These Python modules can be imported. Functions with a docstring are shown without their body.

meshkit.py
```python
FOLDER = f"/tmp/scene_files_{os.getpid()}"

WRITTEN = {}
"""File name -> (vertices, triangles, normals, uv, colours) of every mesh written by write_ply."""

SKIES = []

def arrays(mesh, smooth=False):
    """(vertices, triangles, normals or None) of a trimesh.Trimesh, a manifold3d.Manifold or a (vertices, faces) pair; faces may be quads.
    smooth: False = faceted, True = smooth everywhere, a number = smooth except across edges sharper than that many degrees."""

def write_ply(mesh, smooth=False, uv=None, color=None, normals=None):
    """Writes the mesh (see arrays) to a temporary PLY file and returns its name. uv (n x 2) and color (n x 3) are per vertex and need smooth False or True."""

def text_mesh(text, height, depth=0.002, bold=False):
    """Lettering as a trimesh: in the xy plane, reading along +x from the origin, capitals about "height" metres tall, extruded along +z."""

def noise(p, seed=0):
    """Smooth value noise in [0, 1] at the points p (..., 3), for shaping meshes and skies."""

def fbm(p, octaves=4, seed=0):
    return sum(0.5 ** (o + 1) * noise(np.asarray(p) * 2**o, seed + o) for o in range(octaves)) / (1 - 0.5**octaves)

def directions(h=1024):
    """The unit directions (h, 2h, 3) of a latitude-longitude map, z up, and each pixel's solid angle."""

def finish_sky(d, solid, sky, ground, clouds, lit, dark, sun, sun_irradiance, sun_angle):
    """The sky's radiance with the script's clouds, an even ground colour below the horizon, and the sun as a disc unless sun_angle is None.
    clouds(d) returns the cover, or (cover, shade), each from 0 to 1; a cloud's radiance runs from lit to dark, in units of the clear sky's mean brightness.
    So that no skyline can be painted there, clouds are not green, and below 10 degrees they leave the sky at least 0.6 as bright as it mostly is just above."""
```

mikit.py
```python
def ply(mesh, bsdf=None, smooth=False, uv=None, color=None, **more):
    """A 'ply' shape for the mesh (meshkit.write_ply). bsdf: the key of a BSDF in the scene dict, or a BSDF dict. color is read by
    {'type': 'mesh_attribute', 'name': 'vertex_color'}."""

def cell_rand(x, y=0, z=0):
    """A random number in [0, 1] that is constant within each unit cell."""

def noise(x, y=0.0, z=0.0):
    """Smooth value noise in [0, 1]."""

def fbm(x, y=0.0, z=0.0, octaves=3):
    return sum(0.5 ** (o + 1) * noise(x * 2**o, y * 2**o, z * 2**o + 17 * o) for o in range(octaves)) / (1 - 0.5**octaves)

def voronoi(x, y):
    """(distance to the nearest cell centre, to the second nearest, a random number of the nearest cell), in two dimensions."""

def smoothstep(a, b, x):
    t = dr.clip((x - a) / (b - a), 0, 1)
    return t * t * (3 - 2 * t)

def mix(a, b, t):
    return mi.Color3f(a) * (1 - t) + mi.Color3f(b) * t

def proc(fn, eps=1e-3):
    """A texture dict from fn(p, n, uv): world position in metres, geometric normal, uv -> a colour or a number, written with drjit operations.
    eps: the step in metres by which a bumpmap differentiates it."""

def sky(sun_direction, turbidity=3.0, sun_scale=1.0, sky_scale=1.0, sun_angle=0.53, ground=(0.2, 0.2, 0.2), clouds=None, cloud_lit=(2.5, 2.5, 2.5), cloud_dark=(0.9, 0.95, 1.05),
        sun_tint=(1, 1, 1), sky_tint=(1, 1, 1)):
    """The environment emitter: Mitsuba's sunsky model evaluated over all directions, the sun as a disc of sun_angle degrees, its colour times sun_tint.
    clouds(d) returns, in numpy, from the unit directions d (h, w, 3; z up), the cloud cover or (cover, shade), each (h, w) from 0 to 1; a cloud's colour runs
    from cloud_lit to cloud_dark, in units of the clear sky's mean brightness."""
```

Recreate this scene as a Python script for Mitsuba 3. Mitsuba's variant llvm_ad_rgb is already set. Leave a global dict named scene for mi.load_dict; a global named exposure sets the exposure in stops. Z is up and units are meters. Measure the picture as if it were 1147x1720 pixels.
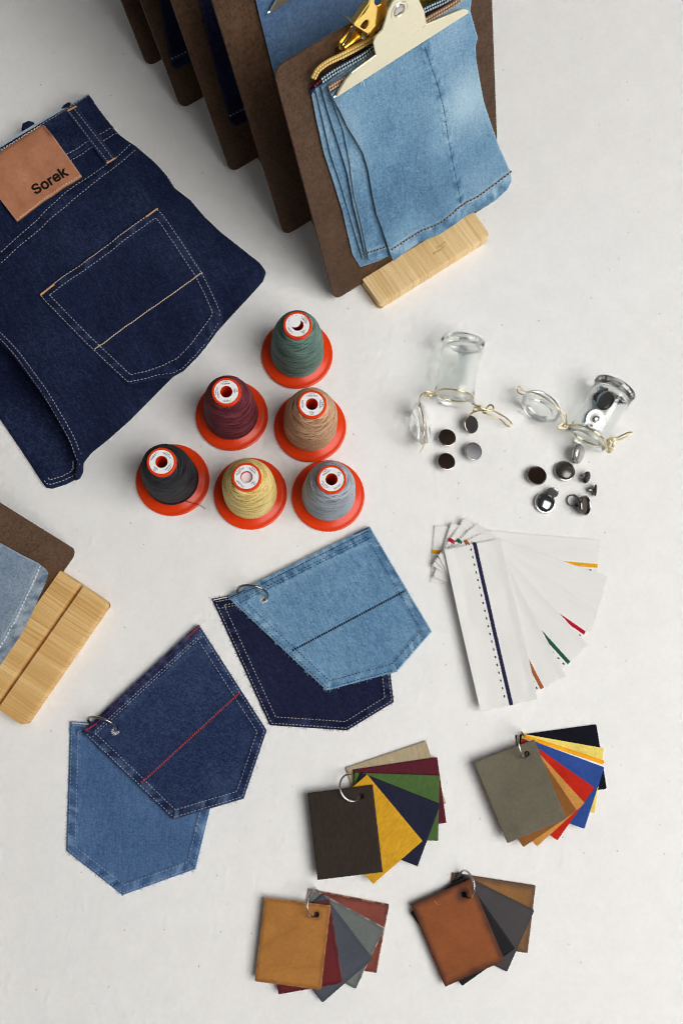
import math, random, manifold3d as m3, numpy as np, trimesh, shapely, mitsuba as mi, mikit, meshkit
import drjit as dr
from shapely.geometry import Polygon, LineString
from scipy.spatial import Delaunay, cKDTree
T = mi.ScalarTransform4f
scene, labels = {}, {}

# ------------------------------------------------------------------ camera, light, exposure
CAM_H, FOC, PX, PY = 1.11, 1710.0, 573.5, 860.0          # metres above the table, focal length and centre in photo pixels
_dn = np.array([-83.0, 268.0, FOC]); _dn /= np.linalg.norm(_dn)
_wx = np.array([1.0, 0, 0]) - _dn[0] * _dn; _wx /= np.linalg.norm(_wx)
ROT = np.array([_wx, np.cross(-_dn, _wx), -_dn])         # rows: the world's axes in the camera (right, down, forward)
EYE = np.array([0, 0, CAM_H])
fwd, upv = ROT @ [0, 0, 1.0], ROT @ [0, -1.0, 0]
scene['camera'] = {'type': 'perspective', 'fov': 2 * math.degrees(math.atan(PX / FOC)), 'fov_axis': 'x', 'near_clip': 0.05, 'far_clip': 60.0,
                   'to_world': T().look_at(origin=EYE.tolist(), target=(EYE + fwd).tolist(), up=upv.tolist())}
exposure = 0.0
KEY_POS, KEY_AIM, KEY_SIZE, KEY_L = np.array([1.70, -0.50, 2.70]), np.array([0.05, 0.22, 0.0]), (2.4, 2.4), 6.3
scene['studio_air'] = {'type': 'constant', 'radiance': {'type': 'rgb', 'value': [0.118, 0.121, 0.123]}}   # white studio walls


def aimed(pos, aim):
    return T().look_at(origin=pos.tolist(), target=aim.tolist(), up=[0, 0, 1])


scene['softbox__diffuser'] = {'type': 'rectangle', 'to_world': aimed(KEY_POS, KEY_AIM) @ T().scale([KEY_SIZE[0] / 2, KEY_SIZE[1] / 2, 1]),
                              'bsdf': {'type': 'diffuse'}, 'emitter': {'type': 'area', 'radiance': {'type': 'rgb', 'value': [KEY_L, KEY_L * .985, KEY_L * .955]}}}
labels['softbox'] = {'label': 'large white studio softbox shining from the right of the table', 'category': 'lamp'}

# ------------------------------------------------------------------ materials


def bsdf(name, **k):
    two = k.pop('two', True)
    d = {'type': 'principled', **k}
    scene[name] = {'type': 'twosided', 'nested': d} if two else d


VC = {'type': 'mesh_attribute', 'name': 'vertex_color'}
bsdf('matte', base_color=VC, roughness=0.9, specular=0.06)
bsdf('woven', base_color=VC, roughness=0.95, specular=0.05, sheen=0.12, sheen_tint=0.8)
bsdf('leather', base_color=VC, roughness=0.48, specular=0.09)
bsdf('silk', base_color=VC, roughness=0.55, specular=0.07)
bsdf('gloss', base_color=VC, roughness=0.25, specular=0.3)
bsdf('metal', base_color=VC, roughness=0.15, metallic=1.0)
bsdf('satin_metal', base_color=VC, roughness=0.29, metallic=0.88, specular=0.6)
scene['glass'] = {'type': 'dielectric', 'int_ior': 1.49, 'ext_ior': 1.0, 'specular_transmittance': {'type': 'rgb', 'value': [0.980, 0.990, 0.985]}}


def table_col(p, n, uv):
    a = mikit.fbm(p.x * 9, p.y * 9, 0.0, 4)
    b = mikit.fbm(p.x * 300, p.y * 300, 3.0, 3)
    c = mikit.noise(p.x * 60 + 7, p.y * 60, 5.0)
    d1, d2, rr = mikit.voronoi(p.x * 55, p.y * 55)
    size = 0.02 + 0.05 * mikit.cell_rand(rr * 9871, 3, 5)
    speck = dr.select(rr > 0.90, 1 - mikit.smoothstep(size * 0.6, size, d1 * (0.75 + 0.5 * mikit.noise(p.x * 900, p.y * 900, 3.0))), 0)
    v = 0.95 + 0.035 * a + 0.06 * (b - 0.5) + 0.03 * (c - 0.5)
    return mi.Color3f(0.82, 0.81, 0.795) * v * (1 - 0.35 * speck)


def table_bump(p, n, uv):
    return mikit.fbm(p.x * 330, p.y * 330, 0.0, 3) * 0.8 + mikit.fbm(p.x * 110, p.y * 110, 4.0, 2) * 0.22


scene['plaster'] = {'type': 'twosided', 'nested': {'type': 'bumpmap', 'arbitrary': mikit.proc(table_bump, 6e-4), 'scale': 0.00095,
                    'bsdf': {'type': 'principled', 'base_color': mikit.proc(table_col), 'roughness': 0.65, 'specular': 0.3}}}


def board_col(p, n, uv):
    a = mikit.fbm(uv.x * 900, uv.y * 350, 1.0, 3)
    b = mikit.fbm(uv.x * 60, uv.y * 45, 2.0, 3)
    c = mikit.noise(uv.x * 260, uv.y * 900, 5.0)
    k = dr.clip(0.5 + 1.3 * (a - 0.5) + 0.6 * (b - 0.5) + 0.5 * (c - 0.5), 0, 1)
    return mikit.mix((0.044, 0.0225, 0.0112), (0.100, 0.051, 0.026), k)


bsdf('hardboard', base_color=mikit.proc(board_col), roughness=0.6, specular=0.35)


def bamboo_col(p, n, uv):
    x, y = uv.x * 1000, uv.y * 1000
    w = x + 1.4 * mikit.noise(y * 0.03, x * 0.05, 8.0)
    strip = mikit.cell_rand(dr.floor(w / 8.5), 3, 1)
    row = mikit.cell_rand(dr.floor(w / 2.6), 7, 2)
    fine = mikit.noise(w * 2.2, y * 0.018, 1.0)
    fine2 = mikit.noise(w * 0.9, y * 0.012, 6.0)
    k = dr.clip(0.10 + 0.30 * strip + 0.22 * row + 0.80 * (fine - 0.35) + 0.3 * (fine2 - 0.5), 0, 1)
    line = mikit.smoothstep(0.78, 0.95, fine) * 0.16
    return mikit.mix((0.83, 0.625, 0.35), (0.60, 0.37, 0.145), k) * (1 - line)


bsdf('bamboo', base_color=mikit.proc(bamboo_col), roughness=0.5, specular=0.2)
bsdf('bamboo_amber', base_color=mikit.proc(lambda p, n, uv: bamboo_col(p, n, uv) * mi.Color3f(0.90, 0.80, 0.62)), roughness=0.5, specular=0.2)

# ------------------------------------------------------------------ helpers


def cross2(a, b):
    return a[:, 0] * b[:, 1] - a[:, 1] * b[:, 0]


class Frame:
    def __init__(s, o, ex, ey):
        s.o = np.array(o, float); s.x = np.array(ex, float) / np.linalg.norm(ex)
        ey = np.array(ey, float) - np.dot(ey, s.x) * s.x
        s.y = ey / np.linalg.norm(ey); s.z = np.cross(s.x, s.y)

    def w(s, p):
        p = np.asarray(p, float)
        return s.o + p[..., :1] * s.x + p[..., 1:2] * s.y + p[..., 2:3] * s.z

    def at(s, u, v=None, c=0.0):
        """where the sight line of photo pixel (u, v) meets the plane c above this frame"""
        uv = np.atleast_2d(np.array(u if v is None else [u, v], float))
        d = np.c_[uv[:, 0] - PX, uv[:, 1] - PY, np.full(len(uv), FOC)] @ ROT.T
        o = s.o + c * s.z
        t = ((o - EYE) @ s.z) / (d @ s.z)
        X = EYE + d * t[:, None] - o
        r = np.c_[X @ s.x, X @ s.y]
        return r if v is None else r[0]


TABLE = Frame([0, 0, 0], [1, 0, 0], [0, 1, 0])
at = TABLE.at


def numbered(key):
    if key not in scene and key not in labels and not any(k.startswith(key + '__') for k in scene):
        return key
    n = 1
    while f'{key}_{n:03d}' in scene or f'{key}_{n:03d}' in labels or any(k.startswith(f'{key}_{n:03d}__') for k in scene):
        n += 1
    return f'{key}_{n:03d}'


def thing(name, label, cat, group=None, kind=None):
    key = numbered(name)
    labels[key] = {'label': label, 'category': cat}
    if group: labels[key]['group'] = group
    if kind: labels[key]['kind'] = kind
    return key


def put(key, mesh, mat, color=None, smooth=40, uv=None, parent=None, kind=None, label=None):
    """one mesh as one entry; color: one colour or one per vertex"""
    if parent is not None:
        base = parent + '__' + key
        key, n = base, 0
        while key in scene:
            n += 1; key = f'{base}_{n:03d}'
    if color is not None or uv is not None:
        if smooth not in (True, False):
            if isinstance(mesh, tuple): mesh = trimesh.Trimesh(mesh[0], mesh[1], process=False)
            mesh = trimesh.graph.smooth_shade(mesh, angle=math.radians(smooth), facet_minarea=None)
            smooth = True
        nv = len(mesh[0]) if isinstance(mesh, tuple) else len(mesh.vertices)
        if color is not None and np.ndim(color) == 1: color = np.tile(np.array(color, float), (nv, 1))
        if callable(uv): uv = uv(np.array(mesh.vertices) if not isinstance(mesh, tuple) else mesh[0])
    scene[key] = mikit.ply(mesh, mat, smooth=smooth, uv=uv, color=color)
    if kind or label:
        labels[key] = {}
        if kind: labels[key]['kind'] = kind
        if label: labels[key]['label'] = label
    return key


def fb(xy, sx, sy=None, seed=0, oct=3):
    p = np.c_[xy[:, 0] / sx, xy[:, 1] / (sy or sx), np.full(len(xy), seed * 7.31)] + 1000.0
    return meshkit.fbm(p, oct, seed)


def turn(xy, deg):
    c, s = math.cos(math.radians(deg)), math.sin(math.radians(deg))
    return np.c_[xy[:, 0] * c + xy[:, 1] * s, -xy[:, 0] * s + xy[:, 1] * c]


def sst(a, b, x):
    t = np.clip((x - a) / (b - a), 0, 1)
    return t * t * (3 - 2 * t)


def mixc(a, b, t):
    t = np.clip(t, 0, 1)[:, None]
    return np.asarray(a) * (1 - t) + np.asarray(b) * t


def dense(pts, h, closed=False):
    pts = np.asarray(pts, float)
    if closed: pts = np.vstack([pts, pts[:1]])
    L = np.r_[0, np.cumsum(np.linalg.norm(np.diff(pts, axis=0), axis=1))]
    n = max(2, int(round(L[-1] / h)) + 1)
    s = np.unique(np.r_[np.linspace(0, L[-1], n), L] if closed else np.linspace(0, L[-1], n))
    keep = np.r_[True, np.diff(s) > h * 0.3]
    s = s[keep]
    out = np.c_[[np.interp(s, L, pts[:, k]) for k in range(pts.shape[1])]].T
    if closed: out, s = out[:-1], s[:-1]
    return out, s


def curve(pts, h=0.002):
    """a smooth curve through the points (any dimension)"""
    p = np.asarray(pts, float)
    q = np.vstack([2 * p[0] - p[1], p, 2 * p[-1] - p[-2]])
    out = []
    for i in range(1, len(q) - 2):
        n = max(2, int(np.linalg.norm(q[i + 1] - q[i]) / h))
        t = np.linspace(0, 1, n, endpoint=False)[:, None]
        out.append(0.5 * (2 * q[i] + (q[i + 1] - q[i - 1]) * t + (2 * q[i - 1] - 5 * q[i] + 4 * q[i + 1] - q[i + 2]) * t**2 + (3 * q[i] - q[i - 1] - 3 * q[i + 1] + q[i + 2]) * t**3))
    return np.vstack(out + [p[-1:]])


class Sheet:
    """a piece of cloth, leather or board: a fine mesh over a 2-D outline in a frame, with thickness"""

    def __init__(s, poly, h, top, frame=TABLE, thick=None, floor=None, seed=0):
        rng = np.random.default_rng(seed)
        poly = poly if isinstance(poly, Polygon) else Polygon(poly)
        rings = [np.array(r.coords)[:-1] for r in [poly.exterior, *poly.interiors]]
        B = np.vstack([dense(r, h, True)[0] for r in rings])
        fine, fs = dense(rings[0], h / 3, True)
        allf = np.vstack([fine] + [dense(r, h / 3, True)[0] for r in rings[1:]])
        x0, y0, x1, y1 = poly.bounds
        gx, gy = np.meshgrid(np.arange(x0, x1, h), np.arange(y0, y1, h * 0.87))
        gx = gx + (np.arange(len(gx)) % 2)[:, None] * h / 2
        G = np.c_[gx.ravel(), gy.ravel()] + rng.uniform(-.16, .16, (gx.size, 2)) * h
        G = G[shapely.contains_xy(poly, G[:, 0], G[:, 1])]
        G = G[cKDTree(B).query(G)[0] > 0.55 * h]
        V = np.vstack([B, G])
        F = Delaunay(V).simplices
        c = V[F].mean(1)
        a = cross2(V[F[:, 1]] - V[F[:, 0]], V[F[:, 2]] - V[F[:, 0]])
        ok = shapely.contains_xy(poly, c[:, 0], c[:, 1]) & (abs(a) > 1e-12)
        F, a = F[ok], a[ok]
        F[a < 0] = F[a < 0][:, ::-1]
        s.poly, s.frame, s.xy, s.F = poly, frame, V, F
        s.d = cKDTree(allf).query(V)[0]
        s.s = fs[cKDTree(fine).query(V)[1]]
        s.ring = fine
        s.z = top(s)
        s.tree = cKDTree(V)
        zb = s.z - thick if thick is not None else np.broadcast_to(floor(s) if callable(floor) else floor, s.z.shape)
        e = np.sort(np.vstack([F[:, [0, 1]], F[:, [1, 2]], F[:, [2, 0]]]), 1)
        raw = np.vstack([F[:, [0, 1]], F[:, [1, 2]], F[:, [2, 0]]])
        _, inv, cnt = np.unique(e[:, 0] * (len(V) + 1) + e[:, 1], return_inverse=True, return_counts=True)
        E = raw[cnt[inv] == 1]
        n = len(V)
        used, back = np.unique(E, return_inverse=True)
        back = back.reshape(E.shape)
        m = len(used)
        inner = np.setdiff1d(np.arange(n), used)
        low = np.r_[used, rng.choice(inner, max(len(inner) // 14, min(len(inner), 12)), replace=False)] if len(inner) else used
        LF = Delaunay(V[low]).simplices
        lc, la = V[low][LF].mean(1), cross2(V[low][LF[:, 1]] - V[low][LF[:, 0]], V[low][LF[:, 2]] - V[low][LF[:, 0]])
        ok = shapely.contains_xy(poly, lc[:, 0], lc[:, 1]) & (abs(la) > 1e-12)
        LF, la = LF[ok], la[ok]
        LF[la > 0] = LF[la > 0][:, ::-1]
        verts = np.vstack([np.c_[V, s.z], np.c_[V, s.z][used], np.c_[V, zb][used], np.c_[V, zb][low]])
        i, j = n + back[:, 0], n + back[:, 1]
        side = np.vstack([np.c_[i, i + m, j], np.c_[j, i + m, j + m]])
        s.faces = np.vstack([F, side, LF + n + 2 * m])
        s.verts = frame.w(verts)
        s.src = np.r_[np.arange(n), used, used, low]
        s.n, s.m = n, m

    def at(s, xy):
        d, i = s.tree.query(np.atleast_2d(xy), k=3)
        w = 1 / (d + 1e-6)
        return (s.z[i] * w).sum(1) / w.sum(1)

    def mesh(s):
        return s.verts, s.faces

    def colors(s, col, side=None):
        c = col[s.src].copy()
        if side is not None:
            c[s.n:s.n + 2 * s.m] = side
        return np.clip(c, 0, 1)


_bead = trimesh.creation.icosphere(subdivisions=1)
_BV, _BF = np.array(_bead.vertices), np.array(_bead.faces)
_lowv = np.array([[-1, 0, 0], [-.6, .8, 0], [-.6, 0, .8], [-.6, -.8, 0], [.6, .8, 0], [.6, 0, .8], [.6, -.8, 0], [1, 0, 0]], float)
_lowf = np.array([[0, 2, 1], [0, 3, 2], [1, 2, 5], [1, 5, 4], [2, 3, 6], [2, 6, 5], [4, 5, 7], [5, 6, 7], [0, 1, 3], [1, 4, 3], [3, 4, 6], [4, 7, 6]])


def blobs(P, X, Y, Z, sx, sy, sz, base=(_lowv, _lowf)):
    v, f = base
    P, X, Y, Z = (np.asarray(a, float) for a in (P, X, Y, Z))
    n = len(P)
    V = P[:, None] + v[None, :, :1] * sx * X[:, None] + v[None, :, 1:2] * sy * Y[:, None] + v[None, :, 2:] * sz * Z[:, None]
    F = f[None] + (np.arange(n) * len(v))[:, None, None]
    return V.reshape(-1, 3), F.reshape(-1, 3)


def stitches(path, sheet, length=0.0026, gap=0.0010, r=0.00050, lift=0.00022, slant=0.0, seed=1):
    """a row of thread stitches along a path lying on a sheet"""
    rng = np.random.default_rng(seed)
    pts, s = dense(path, 0.0004)
    step = length + gap
    c = np.arange(step / 2, s[-1], step) + rng.uniform(-.00015, .00015, len(np.arange(step / 2, s[-1], step)))
    q = lambda t: np.c_[np.interp(t, s, pts[:, 0]), np.interp(t, s, pts[:, 1])]  # noqa: E731
    a, b = q(c - length / 2), q(c + length / 2)
    if slant:
        nrm = np.c_[-(b - a)[:, 1], (b - a)[:, 0]] / (np.linalg.norm(b - a, axis=1, keepdims=True) + 1e-9)
        a, b = a - nrm * slant, b + nrm * slant
    f = sheet.frame
    A, Bq = f.w(np.c_[a, sheet.at(a) + lift]), f.w(np.c_[b, sheet.at(b) + lift])
    X = Bq - A
    X /= np.linalg.norm(X, axis=1, keepdims=True) + 1e-12
    Y = np.cross(np.tile(f.z, (len(X), 1)), X)
    Y /= np.linalg.norm(Y, axis=1, keepdims=True) + 1e-12
    return blobs((A + Bq) / 2, X, Y, np.cross(X, Y), length / 2, r, r * 1.1)


def tube(points, r, sides=8, caps=True):
    p = np.asarray(points, float)
    t = np.gradient(p, axis=0); t /= np.linalg.norm(t, axis=1, keepdims=True) + 1e-12
    a = np.cross(t[0], [0.31, 0.2, 0.93]); a /= np.linalg.norm(a)
    A = [a]
    for i in range(1, len(p)):
        a = A[-1] - np.dot(A[-1], t[i]) * t[i]; A.append(a / (np.linalg.norm(a) + 1e-12))
    A = np.array(A); Bn = np.cross(t, A)
    ang = np.arange(sides) * 2 * np.pi / sides
    rr = np.broadcast_to(r, (len(p),))
    v = (p[:, None] + rr[:, None, None] * (np.cos(ang)[None, :, None] * A[:, None] + np.sin(ang)[None, :, None] * Bn[:, None])).reshape(-1, 3)
    i, j = np.meshgrid(np.arange(len(p) - 1), np.arange(sides), indexing='ij')
    q = np.stack([i * sides + j, i * sides + (j + 1) % sides, (i + 1) * sides + (j + 1) % sides, (i + 1) * sides + j], -1).reshape(-1, 4)
    f = np.vstack([q[:, [0, 1, 2]], q[:, [0, 2, 3]]])
    if caps:
        n = len(v); v = np.vstack([v, p[:1], p[-1:]])
        k = np.arange(sides)
        f = np.vstack([f, np.c_[np.full(sides, n), (k + 1) % sides, k], np.c_[np.full(sides, n + 1), k + (len(p) - 1) * sides, (k + 1) % sides + (len(p) - 1) * sides]])
    return v, f


def joined(*ms):
    V, F, n = [], [], 0
    for m in ms:
        v, f = (m if isinstance(m, tuple) else (np.array(m.vertices), np.array(m.faces)))
        V.append(v); F.append(f + n); n += len(v)
    return np.vstack(V), np.vstack(F)


def lathe(profile, segs=64, closed=False):
    """(radius, height) profile turned about z"""
    pr = np.asarray(profile, float)
    ang = np.arange(segs) * 2 * np.pi / segs
    v = np.stack([pr[:, None, 0] * np.cos(ang), pr[:, None, 0] * np.sin(ang), np.repeat(pr[:, 1:2], segs, 1)], -1).reshape(-1, 3)
    n = len(pr)
    k = np.arange(n if closed else n - 1)
    i, j = np.meshgrid(k, np.arange(segs), indexing='ij')
    i2 = (i + 1) % n
    q = np.stack([i * segs + j, i * segs + (j + 1) % segs, i2 * segs + (j + 1) % segs, i2 * segs + j], -1).reshape(-1, 4)
    m = trimesh.Trimesh(v, np.vstack([q[:, [0, 1, 2]], q[:, [0, 2, 3]]]), process=False)
    m.merge_vertices(digits_vertex=8)
    m.update_faces(m.nondegenerate_faces(height=1e-9))
    return np.array(m.vertices), np.array(m.faces)


def placed(mesh, o, zdir, spin=0.0, xdir=None):
    """the mesh with its z axis turned to zdir, standing at o"""
    v, f = mesh
    z = np.array(zdir, float); z /= np.linalg.norm(z)
    x = np.array(xdir if xdir is not None else ([1, 0, 0] if abs(z[0]) < .9 else [0, 1, 0]), float)
    x -= x @ z * z; x /= np.linalg.norm(x)
    y = np.cross(z, x)
    c, s = math.cos(spin), math.sin(spin)
    x, y = c * x + s * y, -s * x + c * y
    return np.asarray(o) + v[:, :1] * x + v[:, 1:2] * y + v[:, 2:] * z, f


def plate(pts, h0, h1, frame, holes=(), bevel=0.0):
    """a flat plate with the outline pts (local metres) between h0 and h1 over the frame, its upper edge bevelled"""
    P = Polygon(pts, holes).buffer(0)
    if bevel:
        inner = P.buffer(-bevel, join_style=1)
        low = trimesh.creation.extrude_polygon(P, h1 - h0 - bevel, engine='earcut')
        v = np.array(low.vertices); top = v[:, 2] > (h1 - h0 - bevel) / 2
        # a bevel: the top ring is pulled in and up by a second, smaller slab
        up = trimesh.creation.extrude_polygon(inner, bevel * .98, engine='earcut')
        uvz = np.array(up.vertices); uvz[:, 2] += h1 - h0 - bevel
        m = joined((v, np.array(low.faces)), (uvz, np.array(up.faces)))
    else:
        low = trimesh.creation.extrude_polygon(P, h1 - h0, engine='earcut')
        m = (np.array(low.vertices), np.array(low.faces))
    v = m[0].copy(); v[:, 2] += h0
    return frame.w(v), m[1]


def rounded(pts, r):
    return np.array(Polygon(pts).buffer(-r).buffer(r, quad_segs=6).exterior.coords)[:-1]


def smooth_slab(pts, z0, z1, frame, r=0.0015, n=4):
    """a slab with rounded upper and lower edges (outline convex enough to be inset)"""
    base = Polygon(pts)
    ring0, _ = dense(np.array(base.exterior.coords)[:-1], 0.002, True)
    cen = np.array(base.centroid.coords[0])
    nxt, prv = np.roll(ring0, -1, 0), np.roll(ring0, 1, 0)
    t = nxt - prv; t /= np.linalg.norm(t, axis=1, keepdims=True)
    nrm = np.c_[t[:, 1], -t[:, 0]]
    if ((ring0 - cen) * nrm).sum() < 0: nrm = -nrm
    prof = [(math.sin(a) * r - r, z0 + r - math.cos(a) * r) for a in np.linspace(0, math.pi / 2, n)] + [(math.cos(a) * r - r, z1 - r + math.sin(a) * r) for a in np.linspace(0, math.pi / 2, n)]
    m = len(ring0)
    V = np.vstack([np.c_[ring0 + nrm * d, np.full(m, z)] for d, z in prof])
    i, j = np.meshgrid(np.arange(len(prof) - 1), np.arange(m), indexing='ij')
    q = np.stack([i * m + j, i * m + (j + 1) % m, (i + 1) * m + (j + 1) % m, (i + 1) * m + j], -1).reshape(-1, 4)
    ccw = Polygon(ring0).exterior.is_ccw
    if not ccw: q = q[:, ::-1]
    F = [q[:, [0, 1, 2]], q[:, [0, 2, 3]]]
    for k, flip in ((0, True), (len(prof) - 1, False)):
        R = V[k * m:(k + 1) * m, :2]
        D = Delaunay(R).simplices
        c = R[D].mean(1); a = cross2(R[D[:, 1]] - R[D[:, 0]], R[D[:, 2]] - R[D[:, 0]])
        ok = shapely.contains_xy(Polygon(R).buffer(1e-7), c[:, 0], c[:, 1]) & (abs(a) > 1e-14)
        D, a = D[ok], a[ok]
        D[a < 0] = D[a < 0][:, ::-1]
        F.append((D[:, ::-1] if flip else D) + k * m)
    return frame.w(V), np.vstack(F)


def frays(sheet, n, length, r=0.00013, seed=0, out=True, part=None):
    """loose fibres sticking out of a cut edge"""
    rng = np.random.default_rng(seed)
    ring = sheet.ring
    ms = []
    if part is not None: ring = ring[part(ring)]
    for k in rng.integers(2, len(ring) - 2, n):
        p, t = ring[k], ring[k + 1] - ring[k - 1]
        t = t / (np.linalg.norm(t) + 1e-12)
        nn = np.array([t[1], -t[0]])
        if shapely.contains_xy(sheet.poly, *(p + nn * .0006)): nn = -nn
        L = length * rng.uniform(.3, 1.0)
        a = rng.normal(0, .7)
        d1 = nn * math.cos(a) + t * math.sin(a)
        a2 = a + rng.normal(0, .8)
        d2 = nn * math.cos(a2) + t * math.sin(a2)
        z = sheet.at(p)[0] - .0003
        pts = np.array([[*(p - nn * .0006), z], [*(p + d1 * L * .5), z - rng.uniform(-.0006, .0004)], [*(p + d1 * L * .5 + d2 * L * .5), max(z - rng.uniform(-.001, .0008), .0002) if sheet.frame is TABLE else z]])
        ms.append(tube(sheet.frame.w(curve(pts, length / 4)), r, 4, False))
    return joined(*ms)


# denim palettes: dark, middle, light (base colours)
INDIGO = ((0.0050, 0.0071, 0.021), (0.0106, 0.0158, 0.045), (0.045, 0.067, 0.135))
NAVY = ((0.0060, 0.0068, 0.020), (0.0105, 0.0130, 0.038), (0.034, 0.043, 0.095))
MID = ((0.028, 0.056, 0.130), (0.055, 0.112, 0.235), (0.155, 0.255, 0.410))
DARKRED = ((0.0080, 0.0120, 0.036), (0.018, 0.030, 0.080), (0.078, 0.120, 0.220))
LIGHT = ((0.058, 0.125, 0.225), (0.132, 0.258, 0.395), (0.36, 0.51, 0.615))
SKYB = ((0.048, 0.108, 0.215), (0.105, 0.220, 0.365), (0.31, 0.47, 0.60))
GREY = ((0.080, 0.115, 0.165), (0.165, 0.220, 0.290), (0.380, 0.440, 0.500))


def denim(sh, pal, warp=0.0, seed=0, wear=0.0, grain=1.0, cloud=0.6):
    """vertex colours of worn twill: slubs along the warp, speckle, broad fading; wear is added per vertex"""
    rng = np.random.default_rng(seed + 50)
    q = turn(sh.xy, warp)
    slub = fb(q, .0009, .0075, seed, 2) - .5
    weft = fb(q, .005, .0009, seed + 5, 2) - .5
    twill = fb(turn(q, 32), .0009, .0040, seed + 7, 2) - .5
    big = fb(q, .045, .06, seed + 9, 3) - .5
    t = .36 + grain * (.34 * slub + .18 * weft + .28 * twill + rng.normal(0, .10, len(q))) + cloud * big + wear
    a, b, c = (np.array(x) for x in pal)
    return np.where((t < .36)[:, None], mixc(a, b, t / .36), mixc(b, c, (t - .36) / .64))


def pucker(sh, band, period=.0065, seed=3, centre=None, amp=1.0):
    """seam ripples: ridges square to the edge inside the band of distances (lo, hi) from it"""
    lo, hi = band
    w = sst(lo - .0012, lo + .0012, sh.d) * (1 - sst(hi - .0012, hi + .0022, sh.d))
    k = meshkit.fbm(np.c_[sh.s / period + .35 * sh.d / .004, np.full(len(sh.s), seed * 3.7), sh.d / .02], 3, seed) - .5
    k = np.where(k > 0, k * 1.3, k * .55) * (.55 + .9 * meshkit.noise(np.c_[sh.s / .03, np.full(len(sh.s), seed), np.zeros(len(sh.s))], seed))
    return amp * w * k * 2, w


def near_line(xy, line, h=.0015):
    p, s = dense(line, h)
    d, i = cKDTree(p).query(xy)
    return d, s[i]


# ------------------------------------------------------------------ the setting: one plastered table top
scene['tabletop'] = {'type': 'rectangle', 'to_world': T().scale([3.0, 3.0, 1]), 'bsdf': {'type': 'ref', 'id': 'plaster'}}
labels['tabletop'] = {'label': 'white plastered table surface with fine grain and specks', 'kind': 'structure'}

# ------------------------------------------------------------------ clipboards in a row, bamboo stands
BW, BL_, BT, LEAN = 0.230, 0.315, 0.003, math.radians(21.8)


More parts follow.
